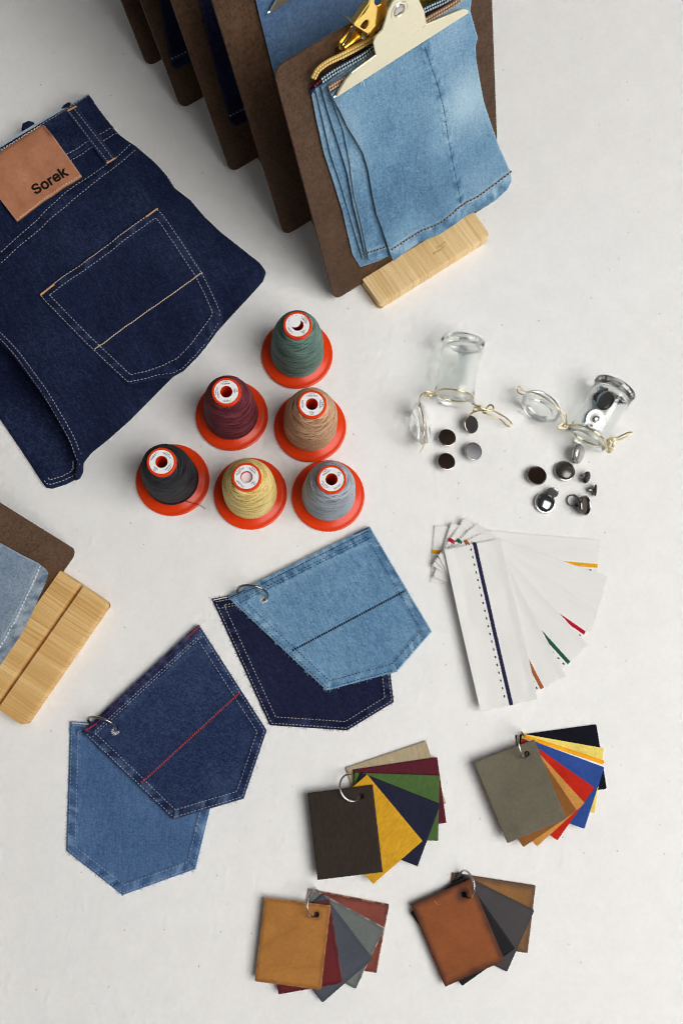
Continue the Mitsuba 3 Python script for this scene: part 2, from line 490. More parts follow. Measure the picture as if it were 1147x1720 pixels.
def board_frame(o, az):
    ex = np.array([math.cos(az), math.sin(az), 0]); back = np.array([-math.sin(az), math.cos(az), 0])
    return Frame(o, ex, back * math.sin(LEAN) + np.array([0, 0, math.cos(LEAN)]))


def clipboard(frame, label):
    t = thing('clipboard', label, 'clipboard', 'brown hardboard clipboards')
    pts = rounded([(0, 0), (BW, 0), (BW, BL_), (0, BL_)], .011)
    put('board', smooth_slab(pts, -BT, 0, frame, .0009, 3), 'hardboard', uv=lambda v: np.c_[(v - frame.o) @ frame.x, (v - frame.o) @ frame.y + 3 * frame.o[0]], parent=t, smooth=30)
    return t


def stand(frame, label, depth_front=.033, slide=0.0, wood='bamboo'):
    """a bamboo block 160 x 97 x 22 mm with two slots; a board stands in the one whose front lip is depth_front deep"""
    t = thing('bamboo_stand', label, 'stand', 'bamboo clipboard stands')
    ex = frame.x; fr = np.array([ex[1], -ex[0], 0])                       # towards the front
    mid = frame.o + ex * (BW / 2 + slide); mid[2] = 0
    o = mid + fr * (depth_front + .001)                                    # the front edge's middle
    f = Frame(o, ex, -fr)
    L, H, S = .0765, .0185, .0042
    tl = math.tan(LEAN)
    # section of the block in (depth, height), slots leaning back with the boards
    cuts = []
    for d in (.0305 if depth_front > .05 else .033, .0605):
        cuts.append(Polygon([(d, .009), (d + S, .009), (d + S + (H - .009) * tl + .003, H + .003), (d + (H - .009) * tl, H + .003)]))
    sec = shapely.box(0, 0, .097, H).buffer(-.002).buffer(.002, quad_segs=4)
    for c in cuts: sec = sec.difference(c)
    r = .006
    foot = Polygon([(-L, 0), (L, 0), (L, .097), (-L, .097)]).buffer(-r).buffer(r, quad_segs=6)
    A = m3.CrossSection([np.array(shapely.geometry.polygon.orient(sec).exterior.coords)[:-1]]).extrude(2 * L).transform(np.array([[0, 0, 1, -L], [1, 0, 0, 0], [0, 1, 0, 0]], float))
    Bm = m3.CrossSection([np.array(shapely.geometry.polygon.orient(foot).exterior.coords)[:-1]]).extrude(.05).translate([0, 0, -.01])
    C = (A ^ Bm).to_mesh()
    lv = np.array(C.vert_properties[:, :3], float)
    put('block', trimesh.Trimesh(f.w(lv), C.tri_verts, process=False), wood, uv=lambda v: np.c_[(v - f.o) @ f.x + .3 * f.o[0], (v - f.o) @ f.y + .5 * (v - f.o) @ f.z], parent=t, smooth=30)
    return t, f


AZ = math.radians(33.8)
BL_PX = [(562, 505), (478, 397), (388, 291), (305, 184), (248, 113)]
FR = [board_frame(np.r_[at(u, v, .010), .010], AZ) for u, v in BL_PX]
names = ['brown hardboard clipboard at the front of the row holding the pale washed denim', 'second clipboard in the row with faded blue denim behind the front board',
         'third clipboard in the row, in deep shade with dark denim on it', 'fourth clipboard in the row with a dark denim leg and faint hem', 'rearmost clipboard of the row, at the top left edge']
for f, n in zip(FR, names):
    clipboard(f, n)
FL = board_frame(np.r_[at(131.5, 926, .010), .010], math.radians(57.0))
FL.o = FL.o - FL.x * BW
clipboard(FL, 'dark brown clipboard cut off by the left edge, leaning in its bamboo stand')
_, SF = stand(FR[0], 'pale bamboo stand under the hem of the washed denim')
for k, w in ((1, 'second'), (2, 'third'), (3, 'fourth'), (4, 'rearmost')):
    stand(FR[k], f'bamboo stand hidden behind the boards, carrying the {w} clipboard')
stand(FL, 'bamboo stand with an open groove at the lower left edge', .0605, .0115, 'bamboo_amber')


# ------------------------------------------------------------------ denim leg samples hanging from the clips
def hang_sample(frame, px, c, pal, seed, label, hem=.011, h=.0013, wave=.003, group=None, wear=None, stitch=(.05, .022, .012), seam=None, hem_line=None, thick=.0012, warp=0, bulge=.0, local=False, light_under=True):
    t = thing('denim_sample', label, 'fabric sample', group)
    pts = np.asarray(px, float) if local else frame.at(px, c=c + thick)
    sd = {'d': None}

    def top(s):
        b = s.xy[:, 1]
        z = c + thick + wave * 2 * (fb(s.xy, .055, .20, seed, 2) - .5) + bulge * (fb(turn(s.xy, 15), .035, .09, seed + 1, 2) - .5) * (1 - .75 * sst(.12, .20, b)) - .0008 * (1 - sst(0, .0014, s.d))
        if seam is not None:
            d, ss = near_line(s.xy, seam_l)
            s.seamw = 1 - sst(.004, .0075, d)
            s.seamk = meshkit.fbm(np.c_[ss / .0055 + d / .006, np.full(len(ss), seed), d / .01], 2, seed) - .5
            z = z + s.seamw * (.0008 + .0011 * s.seamk) - .0007 * (1 - sst(0, .0012, d))
        if hem_line is not None:
            d, ss = near_line(s.xy, hem_l)
            # below the line: the turned-up hem, thicker and rippled
            k = np.clip(cKDTree(hem_l).query(s.xy)[1], 0, len(hem_l) - 2)
            tt = hem_l[k + 1] - hem_l[k]
            side = tt[:, 0] * (s.xy[:, 1] - hem_l[k][:, 1]) - tt[:, 1] * (s.xy[:, 0] - hem_l[k][:, 0])
            s.hemw = np.where(side < 0, 1.0, 0) * (1 - sst(.015, .03, d))
            s.hemd = d
            s.hemk = meshkit.fbm(np.c_[ss / .006, np.full(len(ss), seed + 3), d / .02], 2, seed) - .5
            z = z + s.hemw * (.0006 + .0011 * s.hemk) - .0006 * (1 - sst(0, .0012, d)) + .0006 * (1 - sst(.001, .006, d))
        return z
    seam_l = frame.at(seam, c=c + thick) if seam is not None else None
    hem_l = dense(frame.at(hem_line, c=c + thick), .002)[0] if hem_line is not None else None
    if hem_l is not None and hem_l[0, 0] > hem_l[-1, 0]: hem_l = hem_l[::-1]
    sh = Sheet(pts, h, top, frame, thick=thick, seed=seed)
    w = .28 * (1 - sst(0, .0018, sh.d))
    if seam is not None: w = w + sh.seamw * (.85 * np.where(sh.seamk > 0, sh.seamk * .7, sh.seamk) - .05) - .30 * (1 - sst(.0002, .0010, near_line(sh.xy, seam_l)[0]))
    if hem_line is not None: w = w + sh.hemw * 1.1 * sh.hemk + .22 * (1 - sst(.0, .0035, abs(sh.hemd - .0015)))
    if wear is not None: w = w + wear(sh)
    col = denim(sh, pal, warp, seed, w)
    put('cloth', sh.mesh(), 'woven', sh.colors(col), True, parent=t)
    if hem_line is not None and stitch is not None:
        if light_under: put('hem_stitching', stitches(hem_l, sh, .0034, .0004, .0012, .0003, seed=seed), 'matte', (.42, .36, .33), True, parent=t, kind='stuff')
        put('hem_stitching', stitches(hem_l, sh, .0028, .0013, .0012, .0009, seed=seed + 1), 'matte', stitch, True, parent=t, kind='stuff')
    if seam is not None:
        put('seam_stitching', stitches(dense(seam_l, .002)[0], sh, .004, .0002, .00045, .0000, seed=seed), 'matte', tuple(x * .5 for x in pal[0]), True, parent=t, kind='stuff')
    return t, sh


F0 = FR[0]
s_px = [
    [(524, 158), (532, 200), (545, 258), (560, 303), (576, 355), (589, 410), (593, 428), (606, 449), (640, 437), (700, 400), (760, 340), (740, 250), (690, 60), (600, 105), (545, 146)],
    [(531, 150), (541, 192), (556, 258), (574, 312), (588, 360), (601, 405), (610, 436), (640, 430), (700, 400), (760, 340), (740, 250), (690, 55), (600, 100), (545, 141)],
    [(540, 146), (553, 192), (569, 242), (584, 290), (594, 345), (605, 388), (614, 430), (640, 428), (700, 400), (760, 340), (740, 250), (690, 50), (600, 100), (552, 138)],
    [(551, 146), (564, 182), (578, 220), (589, 275), (595, 325), (606, 370), (615, 412), (620, 438), (656, 430), (700, 405), (770, 340), (750, 250), (690, 40), (620, 95), (560, 138)],
]
lab = ['washed blue denim sample lowest in the front bundle, its left edge nearest the board rim', 'washed blue denim sample second from the bottom of the front bundle', 'washed blue denim sample in the middle of the front bundle, a thin folded edge', 'washed blue denim sample with dark hem stitching just under the front one']
G5 = 'denim samples clamped on the front clipboard'
for k in range(4):
    hem = {0: None, 1: None, 2: None, 3: [(614, 424), (655, 410), (700, 386), (765, 325)]}[k]
    hang_sample(F0, s_px[k], 0.0022 + .0040 * k, LIGHT, 20 + k, lab[k], wave=.0012, bulge=.003, group=G5, hem_line=hem, stitch=(.03, .03, .04), h=.0016)
front_px = [(556, 158), (580, 138), (625, 108), (640, 96), (716, 36), (770, 6), (785, -8), (793, 0), (791, 18), (799, 50), (803, 62), (799, 76), (800, 100), (806, 132), (813, 170), (824, 205), (837, 243), (848, 268), (856, 287), (858, 303), (852, 318), (828, 338), (800, 356), (740, 393), (700, 414), (661, 438), (655, 425), (650, 408), (640, 378), (633, 360), (627, 330), (620, 287), (611, 258), (597, 233), (585, 214), (574, 190), (564, 172)]


def front_wear(s):
    p = F0.at([(790, 160), (690, 125), (640, 240), (700, 330), (745, 60), (610, 200), (640, 330)], c=.02)
    g = lambda q, r: np.exp(-((s.xy - q) ** 2).sum(1) / r**2)  # noqa: E731
    return .48 * g(p[0], .045) + .16 * g(p[1], .03) - .12 * g(p[3], .05) + .24 * g(p[4], .03) + .10 * g(p[5], .03) - .10 * g(p[6], .03)


_, front_sheet = hang_sample(F0, front_px, .0190, LIGHT, 30, 'pale washed denim trouser hem hanging in front, dark hem stitching and centre seam', wave=.006, bulge=.010, group=G5, wear=front_wear,
                             seam=[(712, 75), (724, 112), (737, 152), (746, 190), (753, 232), (762, 280), (773, 330), (776, 343)], hem_line=[(654, 418), (700, 393), (738, 373), (762, 355), (774, 346), (800, 329), (830, 306), (858, 283)], h=.00095)
k = front_sheet.frame.at([(765, 352), (788, 337)], c=.0202)
put('bar_tack', stitches(dense(k, .001)[0], front_sheet, .0024, .0002, .0009, .0006, .0004), 'matte', (.33, .10, .035), True, parent='denim_sample_004', kind='stuff')
put('loose_threads', joined(*[tube(F0.w(np.c_[curve(F0.at([a, b, c_], c=.0215), .001), np.full(len(curve(F0.at([a, b, c_], c=.0215), .001)), .0215)]), .00022, 5) for a, b, c_ in
    (((608, 137), (611, 131), (617, 127)), ((604, 128), (610, 135), (612, 143)), ((600, 131), (608, 133), (615, 131)), ((613, 128), (608, 136), (606, 142)))]), 'matte', (.75, .78, .8), True, parent='denim_sample_004', kind='stuff')

# corded overlock edges along the tops of the samples


def cord(owner, px, c, base, bead, r=.0016, off=0.0, name='overlock_edge'):
    path = F0.at(px, c=c)
    if off:
        n = np.gradient(path, axis=0); n /= np.linalg.norm(n, axis=1, keepdims=True)
        path = path + np.c_[-n[:, 1], n[:, 0]] * off
    p3 = F0.w(np.c_[curve(path, .0015), np.full(len(curve(path, .0015)), c)])
    put(name, tube(p3, r * .85, 8), 'matte', base, True, parent=owner)
    q, s = dense(p3, .0005)
    cs = np.arange(.0012, s[-1], .00265)
    P = np.c_[[np.interp(cs, s, q[:, k]) for k in range(3)]].T
    X = np.c_[[np.interp(cs + .0005, s, q[:, k]) for k in range(3)]].T - P
    X /= np.linalg.norm(X, axis=1, keepdims=True)
    Z = np.tile(F0.z, (len(P), 1)); Y = np.cross(Z, X)
    ca, sa = math.cos(.5), math.sin(.5)
    X2, Y2 = X * ca + Y * sa, -X * sa + Y * ca
    put('thread_loops', blobs(P + Z * r * .45, X2, Y2, Z, .00135, .0010, .0010, (_BV, _BF)), 'silk', bead, True, parent=owner, kind='stuff')


tan = [(552, 151), (570, 140), (600, 123), (622, 108), (642, 94), (690, 55), (716, 36), (745, 19), (766, 6), (778, -6)]
navy = [(540, 137), (560, 123), (590, 106), (612, 93), (632, 77), (680, 38), (716, 17), (742, 5), (765, -8)]
yel = [(528, 132), (536, 118), (552, 106), (575, 95), (600, 82), (630, 64), (680, 25)]
S5 = ['denim_sample', 'denim_sample_001', 'denim_sample_002', 'denim_sample_003', 'denim_sample_004']
for o in (0, .0033):
    cord(S5[4], tan, .0200, (.20, .115, .07), (.56, .40, .28), off=o)
    cord(S5[3], navy, .0155, (.022, .035, .055), (.46, .56, .62), off=o)
    cord(S5[2], yel, .0105, (.50, .31, .075), (.82, .62, .30), off=o)
cord(S5[1], [(527, 144), (534, 136), (545, 128), (565, 118)], .0062, (.06, .008, .015), (.33, .07, .09), r=.002)
cord(S5[0], [(522, 155), (530, 147), (542, 140), (562, 130)], .0036, (.02, .03, .11), (.30, .36, .62), r=.0023)


# ------------------------------------------------------------------ the clips
def clip(frame, dpx, owner, c0, label=None):
    """gold clip; dpx shifts the front clip's outline for the other board. Parts of the clipboard."""
    A, B = frame.at([(561 + dpx[0], 163 + dpx[1]), (786 + dpx[0], 19 + dpx[1])], c=c0)
    o = frame.w(np.r_[A, c0]); ex = frame.w(np.r_[B, c0]) - o; ex /= np.linalg.norm(ex)
    ey0 = np.cross(frame.z, ex); ti = math.radians(9)
    CF = Frame(o, ex, ey0 * math.cos(ti) + frame.z * math.sin(ti))
    P = lambda l: CF.at(np.array(l, float) + dpx)  # noqa: E731
    GOLD, CREAM = (.93, .66, .20), (.92, .86, .66)
    face = [(561, 163), (786, 19), (785, 15), (777, 12.5), (715, 38), (711, 16), (706, 6), (701, -6), (692, -17), (678, -21), (665, -13), (657, 1), (650, 14), (646, 30), (640, 48), (628, 61), (625.5, 70), (630, 90), (590, 119), (578, 133), (568, 150)]
    pf = P(face)
    hole = shapely.Point(P([(669, 15)])[0]).buffer(.0058)
    put('clip_plate', plate(Polygon(pf).buffer(-.0015).buffer(.0015, quad_segs=5).difference(hole).exterior.coords, 0, .0016, CF, [list(hole.exterior.coords)], .0005), 'satin_metal', CREAM, 25, parent=owner)
    put('rivet', placed(lathe([(0, 0), (.0056, 0), (.0056, .0008), (.0045, .0016), (.0030, .0010), (0, .0006)], 32), CF.w(np.r_[P([(669, 15)])[0], -.0006]), CF.z), 'metal', (.62, .60, .58), 40, parent=owner)
    # raised bead pressed round the rivet
    put('pressed_rib', tube(np.array([CF.w(np.r_[P([(669, 15)])[0] + .0082 * np.array([math.cos(a), math.sin(a)]), .0015]) for a in np.linspace(-.4, math.pi + .4, 30)]), .0007, 6), 'satin_metal', CREAM, True, parent=owner)
    # bent lip
    a, b = P([(561, 163), (786, 19)])
    lip = Frame(CF.w(np.r_[a, 0.0003]), CF.x, -CF.y * math.cos(math.radians(52)) - CF.z * math.sin(math.radians(52)))
    W = np.linalg.norm(b - a)
    put('clip_lip', plate(Polygon([(0.0, -.0002), (W, -.0002), (W - .004, .0048), (.003, .0048)]).exterior.coords, 0, .0012, Frame(lip.o, lip.x, lip.y), bevel=.0003), 'satin_metal', tuple(x * .92 for x in CREAM), 25, parent=owner)
    # back plate on the board
    Pb = lambda l, c: frame.at(np.array(l, float) + dpx, c=c)  # noqa: E731
    bp = Pb([(563.5, 79), (567, 94), (576, 102.5), (630, 72), (712, 24), (740, 0), (735, -22), (700, -25), (590, 45)], .002)
    put('back_plate', plate(Polygon(bp).buffer(-.002).buffer(.002).exterior.coords, .0004, .0020, frame, bevel=.0004), 'metal', GOLD, 25, parent=owner)
    # lever, standing off the board, with its oval cut-out and turned-down flanges
    cl = .026
    lv = Pb([(595, 40), (601, 34), (611, 23), (618, 12), (621, 3), (622, -14), (634, -30), (662, -34), (668, -10), (653, 14), (644, 32), (640.5, 37), (624.5, 58)], cl)
    ov = shapely.affinity.rotate(shapely.affinity.scale(shapely.Point(Pb([(612, 42)], cl)[0]).buffer(.0042), 1.25, .8), 35)
    ov2 = shapely.Point(Pb([(636, 0)], cl)[0]).buffer(.0042)
    put('lever', plate(Polygon(lv).exterior.coords, cl - .0014, cl, frame, [list(ov.exterior.coords), list(ov2.exterior.coords)], .0004), 'metal', GOLD, 25, parent=owner)
    for p, q, dep in (((595, 40), (624.5, 58), .017), ((595, 40), (621, 3), .006), ((624.5, 58), (640.5, 37), .006)):
        u, w = Pb([p, q], cl)
        o3 = frame.w(np.r_[u, cl - .0002]); e = frame.w(np.r_[w, cl - .0002]) - o3
        n = np.linalg.norm(e)
        ff = Frame(o3, e, -frame.z)
        put('lever_flange', plate([(0, 0), (n, 0), (n * .93, dep), (n * .12, dep)], -.0006, .0006, ff, bevel=.0002), 'metal', GOLD, 25, parent=owner)
    # hinge bracket, pin and spring
    br = Pb([(578, 80), (606, 60), (626, 66), (612, 82), (590, 96)], .010)
    put('hinge_bracket', plate(Polygon(br).buffer(-.001).buffer(.001).exterior.coords, .002, .010, frame, bevel=.0008), 'metal', GOLD, 25, parent=owner)
    for (u, v), c, r in (((573.5, 76.5), .006, .0030), ((611, 59.5), .018, .0026), ((575.5, 97.5), .0028, .0018)):
        p = Pb([(u, v)], c)[0]
        put('eyelet', placed(lathe([(r * .5, -.001), (r, -.001), (r * 1.1, 0), (r, .001), (r * .5, .001)], 24, True), frame.w(np.r_[p, c]), frame.z), 'metal', (.85, .72, .42), 40, parent=owner)
    for a_, b_, ca, cb in (((573, 75), (594, 41), .009, .026), ((577, 77), (597, 43), .009, .026), ((600, 66), (640, 44), .012, .015)):
        u, w = Pb([a_], ca)[0], Pb([b_], cb)[0]
        put('spring_wire', tube(np.array([frame.w(np.r_[u, ca]), frame.w(np.r_[(u + w) / 2, (ca + cb) / 2 + .001]), frame.w(np.r_[w, cb])]), .00085, 6), 'metal', (.30, .26, .20), True, parent=owner)
    # the dark spring strap bowed round the plate's left side
    sp = [np.r_[Pb([q], c)[0], c] for q, c in (((631, 57), .020), ((639, 50), .022), ((645, 40), .023), ((649, 24), .023), ((654, 8), .023), ((662, -8), .023))]
    put('spring_strap', tube(frame.w(curve(np.array(sp), .002)), .0017, 8), 'metal', (.10, .095, .10), True, parent=owner)
    if dpx == (0, 0):
        marks = []
        rng = np.random.default_rng(5)
        for row, n, hh in (((650, 68), 9, .0011), ((656, 79), 7, .0006)):
            p0, p1 = P([row, (row[0] + 47, row[1] - 31)])
            for t_ in np.linspace(0, 1, n):
                marks.append(p0 + (p1 - p0) * t_ + rng.normal(0, .0003, 2))
        marks = np.array(marks)
        X = np.tile(CF.x, (len(marks), 1)); Y = np.tile(CF.y, (len(marks), 1)); Z = np.tile(CF.z, (len(marks), 1))
        put('embossing', blobs(CF.w(np.c_[marks, np.full(len(marks), .0016)]), X, Y, Z, .0013, .0009, .00035, (_BV, _BF)), 'satin_metal', CREAM, True, parent=owner, kind='stuff')


clip(F0, (0, 0), 'clipboard', .0235)
F1 = FR[1]
clip(F1, (-111, -142), 'clipboard_001', .0085)
hang_sample(F1, [(431, 0), (438, 30), (447, 66), (458, 110), (475, 170), (500, 260), (760, 130), (770, 60), (700, -150), (600, -110), (440, -20)], .0035, MID, 40, 'faded blue denim sample with a frayed top on the second clipboard', wave=.002, h=.0016,
            wear=lambda s: .30 * np.exp(-(((s.xy - F1.at(520, 40, .005)) / [.06, .03]) ** 2).sum(1)) + .05)
# dark samples on the third and fourth boards (only their left edges show)
for k, px, hm, n in ((2, [(335, -10), (345, 40), (362, 110), (380, 175), (388, 205), (396, 212), (520, 150), (470, -20), (420, -120)], [(384, 194), (520, 118)], 'dark indigo denim sample in shade on the third clipboard'),
                     (3, [(266, -10), (274, 30), (283, 75), (285, 95), (288, 110), (296, 115), (420, 50), (390, -60), (350, -120)], [(285, 97), (420, 30)], 'blackish denim sample with pale hem line on the fourth clipboard')):
    hang_sample(FR[k], px, .004, NAVY, 50 + k, n, wave=.002, h=.002, hem_line=hm, stitch=(.25, .25, .27), light_under=False)
hang_sample(FL, [(-60, 885), (0, 912), (40, 934), (66, 947), (78, 957), (81.5, 964), (78, 976), (55, 1030), (28, 1086), (8, 1122), (0, 1136), (-40, 1200), (-120, 1100)], .006, GREY, 60, 'grey washed denim sample with white hem stitching at the left edge', wave=.002, h=.0012,
            hem_line=[(66, 948), (50, 985), (25, 1038), (0, 1086), (-40, 1165)], stitch=(.72, .74, .76), light_under=False)
# the small burnt mark on the front stand's lip, too worn to read
rng = np.random.default_rng(9)
mk = []
for (u, v), n, sp in (((742, 410), 5, .0026), ((738, 419), 9, .0019)):
    q = SF.at(u, v, .0185)
    for k in range(n):
        mk.append(q + [(k - n / 2) * sp, rng.normal(0, .0004)])
mk = np.array(mk); one = np.ones((len(mk), 1))
put('burnt_mark', blobs(SF.w(np.c_[mk, np.full(len(mk), .0185)]), one * SF.x, one * SF.y, one * SF.z, .0008, .0013, .00012, (_BV, _BF)), 'matte', (.47, .30, .125), True, parent='bamboo_stand', kind='stuff')

# ------------------------------------------------------------------ the folded jeans
JZ = .026
J = thing('jeans', 'folded dark indigo jeans with a tan leather patch and back pocket', 'jeans')
j = lambda l, z=JZ: at(np.array(l, float), c=z)  # noqa: E731
leg = Sheet(np.vstack([j([(-90, 520), (0, 565), (60, 640), (100, 700), (125, 735), (137, 772), (137, 791), (131, 801), (110, 812), (86, 819.5), (76, 818), (70, 810), (60, 795), (45, 772), (27, 745), (0, 705), (-90, 590)], .006)]), .0016,
            lambda s: .001 + .0065 * np.sqrt(1 - (1 - np.clip(s.d / .006, 0, 1)) ** 2) + .0035 * (fb(s.xy, .03, seed=3) - .5), floor=.0006, seed=2)
lp, lw = pucker(leg, (.001, .010))
put('lower_leg', leg.mesh(), 'woven', leg.colors(denim(leg, INDIGO, 25, 4, -.06 + .12 * (1 - sst(0, .002, leg.d)))), True, parent=J)
for off in (.0035, .0085):
    ring = np.array(leg.poly.buffer(-off).exterior.coords)
    q = j([(80, 820), (140, 785)], .006)
    keep = (ring[:, 0] > q[0, 0] - .002) & (ring[:, 1] < q[1, 1] + .012) if False else (np.linalg.norm(ring - q.mean(0), axis=1) < .026)
    seg = ring[keep]
    seg = seg[np.argsort(seg[:, 0])]
    if len(seg) > 2: put('hem_stitching', stitches(seg, leg, seed=int(off * 1e4)), 'matte', (.60, .60, .62), True, parent=J, kind='stuff')
hip = [(196, 214), (216, 236), (231, 246), (262, 272), (281, 293), (296, 316), (322, 336), (345, 363), (372, 389), (400, 411), (438, 441), (446, 452), (441, 466), (425, 484), (385, 527), (340, 577), (300, 616), (215, 702), (180, 733), (150, 757), (137, 774), (136, 790), (131, 800), (124, 804)]
seam_edge = [(128, 783), (117, 748), (104, 722), (90, 697), (75, 672), (58.8, 649.7), (40, 624), (23.5, 602.6), (0, 577), (-40, 540), (-90, 500)]
waist = [(-90, 301), (-60, 283), (-40, 272), (151, 156.5)]
body_out = np.vstack([j(waist), j(hip[:1]), j(hip[1:], .014), j(seam_edge, .022)])
yoke1 = [(219, 239), (207, 250), (192, 263.5), (160, 288), (118, 315), (59, 366), (0, 419), (-60, 470)]
yoke2 = [(228, 248), (216, 258), (204, 269), (130, 328), (59, 385), (0, 438), (-60, 490)]
y1, y2 = curve(j(yoke1, JZ + .003), .003), curve(j(yoke2, JZ + .003), .003)
seam_w = curve(j(seam_edge, .022), .003)


def body_top(s):
    d_seam = near_line(s.xy, seam_w)[0]
    wst = near_line(s.xy, j(waist))[0]
    rad = .0085 - .0045 * (1 - sst(.0, .03, d_seam)) - .0028 * (1 - sst(0, .03, wst))
    z = .0035 + (JZ - .0035) * np.sqrt(1 - (1 - np.clip(s.d / rad, 0, 1)) ** 2)
    z = z + .011 * (fb(s.xy, .075, seed=1) - .5) * sst(0, .03, s.d) + .0062 * (fb(turn(s.xy, 30), .018, .07, 2) - .5) * sst(0, .02, s.d)
    d1, d2 = near_line(s.xy, y1)[0], near_line(s.xy, y2)[0]
    s.mid = np.minimum(d1, d2)
    band = np.exp(-((near_line(s.xy, (y1[::4][:min(len(y1[::4]), len(y2[::4]))] + y2[::4][:min(len(y1[::4]), len(y2[::4]))]) / 2)[0]) / .006) ** 2)
    s.band = band
    s.yk = meshkit.fbm(np.c_[s.xy / .0055, np.full(len(s.xy), 2.2)], 2, 5) - .5
    z = z + .0011 * band + .0009 * band * s.yk - .0006 * np.exp(-(d1 / .0012) ** 2) - .0006 * np.exp(-(d2 / .0012) ** 2)
    z = z + .020 * np.exp(-(d_seam / .030) ** 2) * np.exp(-((s.xy - j([(70, 680)])[0]) ** 2).sum(1) / .055 ** 2) * sst(0, .004, s.d)
    # the double-stitched seam along the open edge
    s.dse = d_seam
    s.sw = np.exp(-((d_seam - .006) / .005) ** 2)
    z = z + s.sw * (.0012 + .0012 * s.yk)
    return z


body = Sheet(body_out, .0011, body_top, floor=.002, seed=5)
g = lambda q, r: np.exp(-((body.xy - j([q])[0]) ** 2).sum(1) / r**2)  # noqa: E731
jw = .30 * body.band * body.yk * 2 + .4 * body.sw * body.yk + .16 * (1 - sst(.0, .004, body.dse)) + .09 * g((110, 560), .05) + .06 * g((190, 400), .05) + .05 * g((60, 470), .05) - .05
put('body', body.mesh(), 'woven', body.colors(denim(body, INDIGO, 28, 7, jw, 1.0, .42)), True, parent=J)
WHITE = (.54, .535, .525)
for y in (y1, y2):
    put('yoke_stitching', stitches(y, body, .0027, .0013), 'matte', WHITE, True, parent=J, kind='stuff')
for off in (.0035, .0088):
    e = np.array(LineString(seam_w).parallel_offset(off, 'left').coords)
    if not body.poly.contains(shapely.Point(e[len(e) // 2])): e = np.array(LineString(seam_w).parallel_offset(off, 'right').coords)
    e = e[shapely.contains_xy(body.poly, e[:, 0], e[:, 1])]
    put('seam_stitching', stitches(e, body, .0026, .0012), 'matte', (.50, .51, .55), True, parent=J, kind='stuff')
hp = np.array(LineString(j(hip[2:6], .018)).coords); hp = curve(hp + (j([(150, 400)], .018)[0] - hp) * .018, .002)
put('side_stitching', stitches(hp, body, .0022, .0022), 'matte', (.45, .46, .5), True, parent=J, kind='stuff')


def over(poly, h, base, lift, thick, seed, extra=None):
    return Sheet(poly, h, lambda s: base.at(s.xy) + lift - .0006 * (1 - sst(0, .0012, s.d)) + (extra(s) if extra else 0), thick=thick, seed=seed)


WB = JZ + .004
wband = over(j([(151, 156.5), (175, 187), (196.5, 213), (150, 242), (114, 264), (60, 300), (-60, 372), (-100, 306), (-60, 283)], WB), .0014, body, .0022, .0016, 8, lambda s: .0007 * (fb(s.xy, .012, seed=4) - .5) + .006 * (1 - sst(0, .012, near_line(s.xy, j([(-90, 301), (151, 156.5)], WB))[0])))
put('waistband', wband.mesh(), 'woven', wband.colors(denim(wband, INDIGO, 118, 9, .02 + .2 * (1 - sst(0, .0014, wband.d)))), True, parent=J)
for l in ([(147, 163.5), (90, 199), (20, 242), (-60, 291)], [(191, 209), (150, 234), (112, 257), (60, 291)], [(196, 218), (154, 243.5), (116, 267)]):
    put('waistband_stitching', stitches(j(l, WB), wband if l[0] != (196, 218) else body, .0027, .0013, lift=.0003), 'matte', WHITE, True, parent=J, kind='stuff')
lin = Sheet(j([(149, 155), (118, 171.5), (66, 203), (-60, 278), (-60, 284), (66, 209), (118, 178), (149, 160)], JZ - .002), .002, lambda s: np.full(len(s.xy), JZ - .002), floor=.012, seed=3)
put('lining', lin.mesh(), 'woven', lin.colors(np.tile((.50, .60, .66), (len(lin.xy), 1))), True, parent=J, label='pale blue waistband lining')
for q in ([(36, 217), (38, 207), (48, 202.5), (57, 205), (58, 210)], [(98, 188), (108, 175), (116, 171), (122, 173), (120, 180)]):
    s_ = Sheet(j(q, JZ - .004), .0014, lambda s: JZ - .004 + .004 * np.sqrt(np.clip(s.d / .004, 0, 1)), floor=.01, seed=6)
    put('front_belt_loop', s_.mesh(), 'woven', s_.colors(denim(s_, NAVY, 0, 3)), True, parent=J)
loop = over(j([(111, 185.5), (128, 176.5), (160, 218), (195, 264), (179, 275.5), (146, 232)], WB + .002), .0012, body, .0056, .002, 10, lambda s: .0015 * sst(0, .006, near_line(s.xy, j([(119, 180), (187, 270)], WB))[0] * 0 + s.d))
put('belt_loop', loop.mesh(), 'woven', loop.colors(denim(loop, INDIGO, 35, 11, .07 + .28 * (1 - sst(0, .0016, loop.d)))), True, parent=J)
for l in ([(116, 187), (148, 229), (181, 271)], [(125, 182), (158, 224), (190, 266)]):
    put('loop_stitching', stitches(j(l, WB + .002), loop, .0024, .0014), 'matte', WHITE, True, parent=J, kind='stuff')


def tack(sheet, a, b, z, col, owner, width=.0008, lift=.0004):
    p = j([a, b], z)
    put('bar_tack', stitches(dense(p, .001)[0], sheet, .0021, -.0009, width * 1.7, lift, .0003), 'matte', col, True, parent=owner, kind='stuff', label=None)


ORANGE = (.72, .40, .19)
tack(loop, (113, 185), (128, 177), WB + .003, ORANGE, J, lift=.0009)
tack(loop, (179, 274), (194, 264.5), WB + .003, ORANGE, J, lift=.0009)
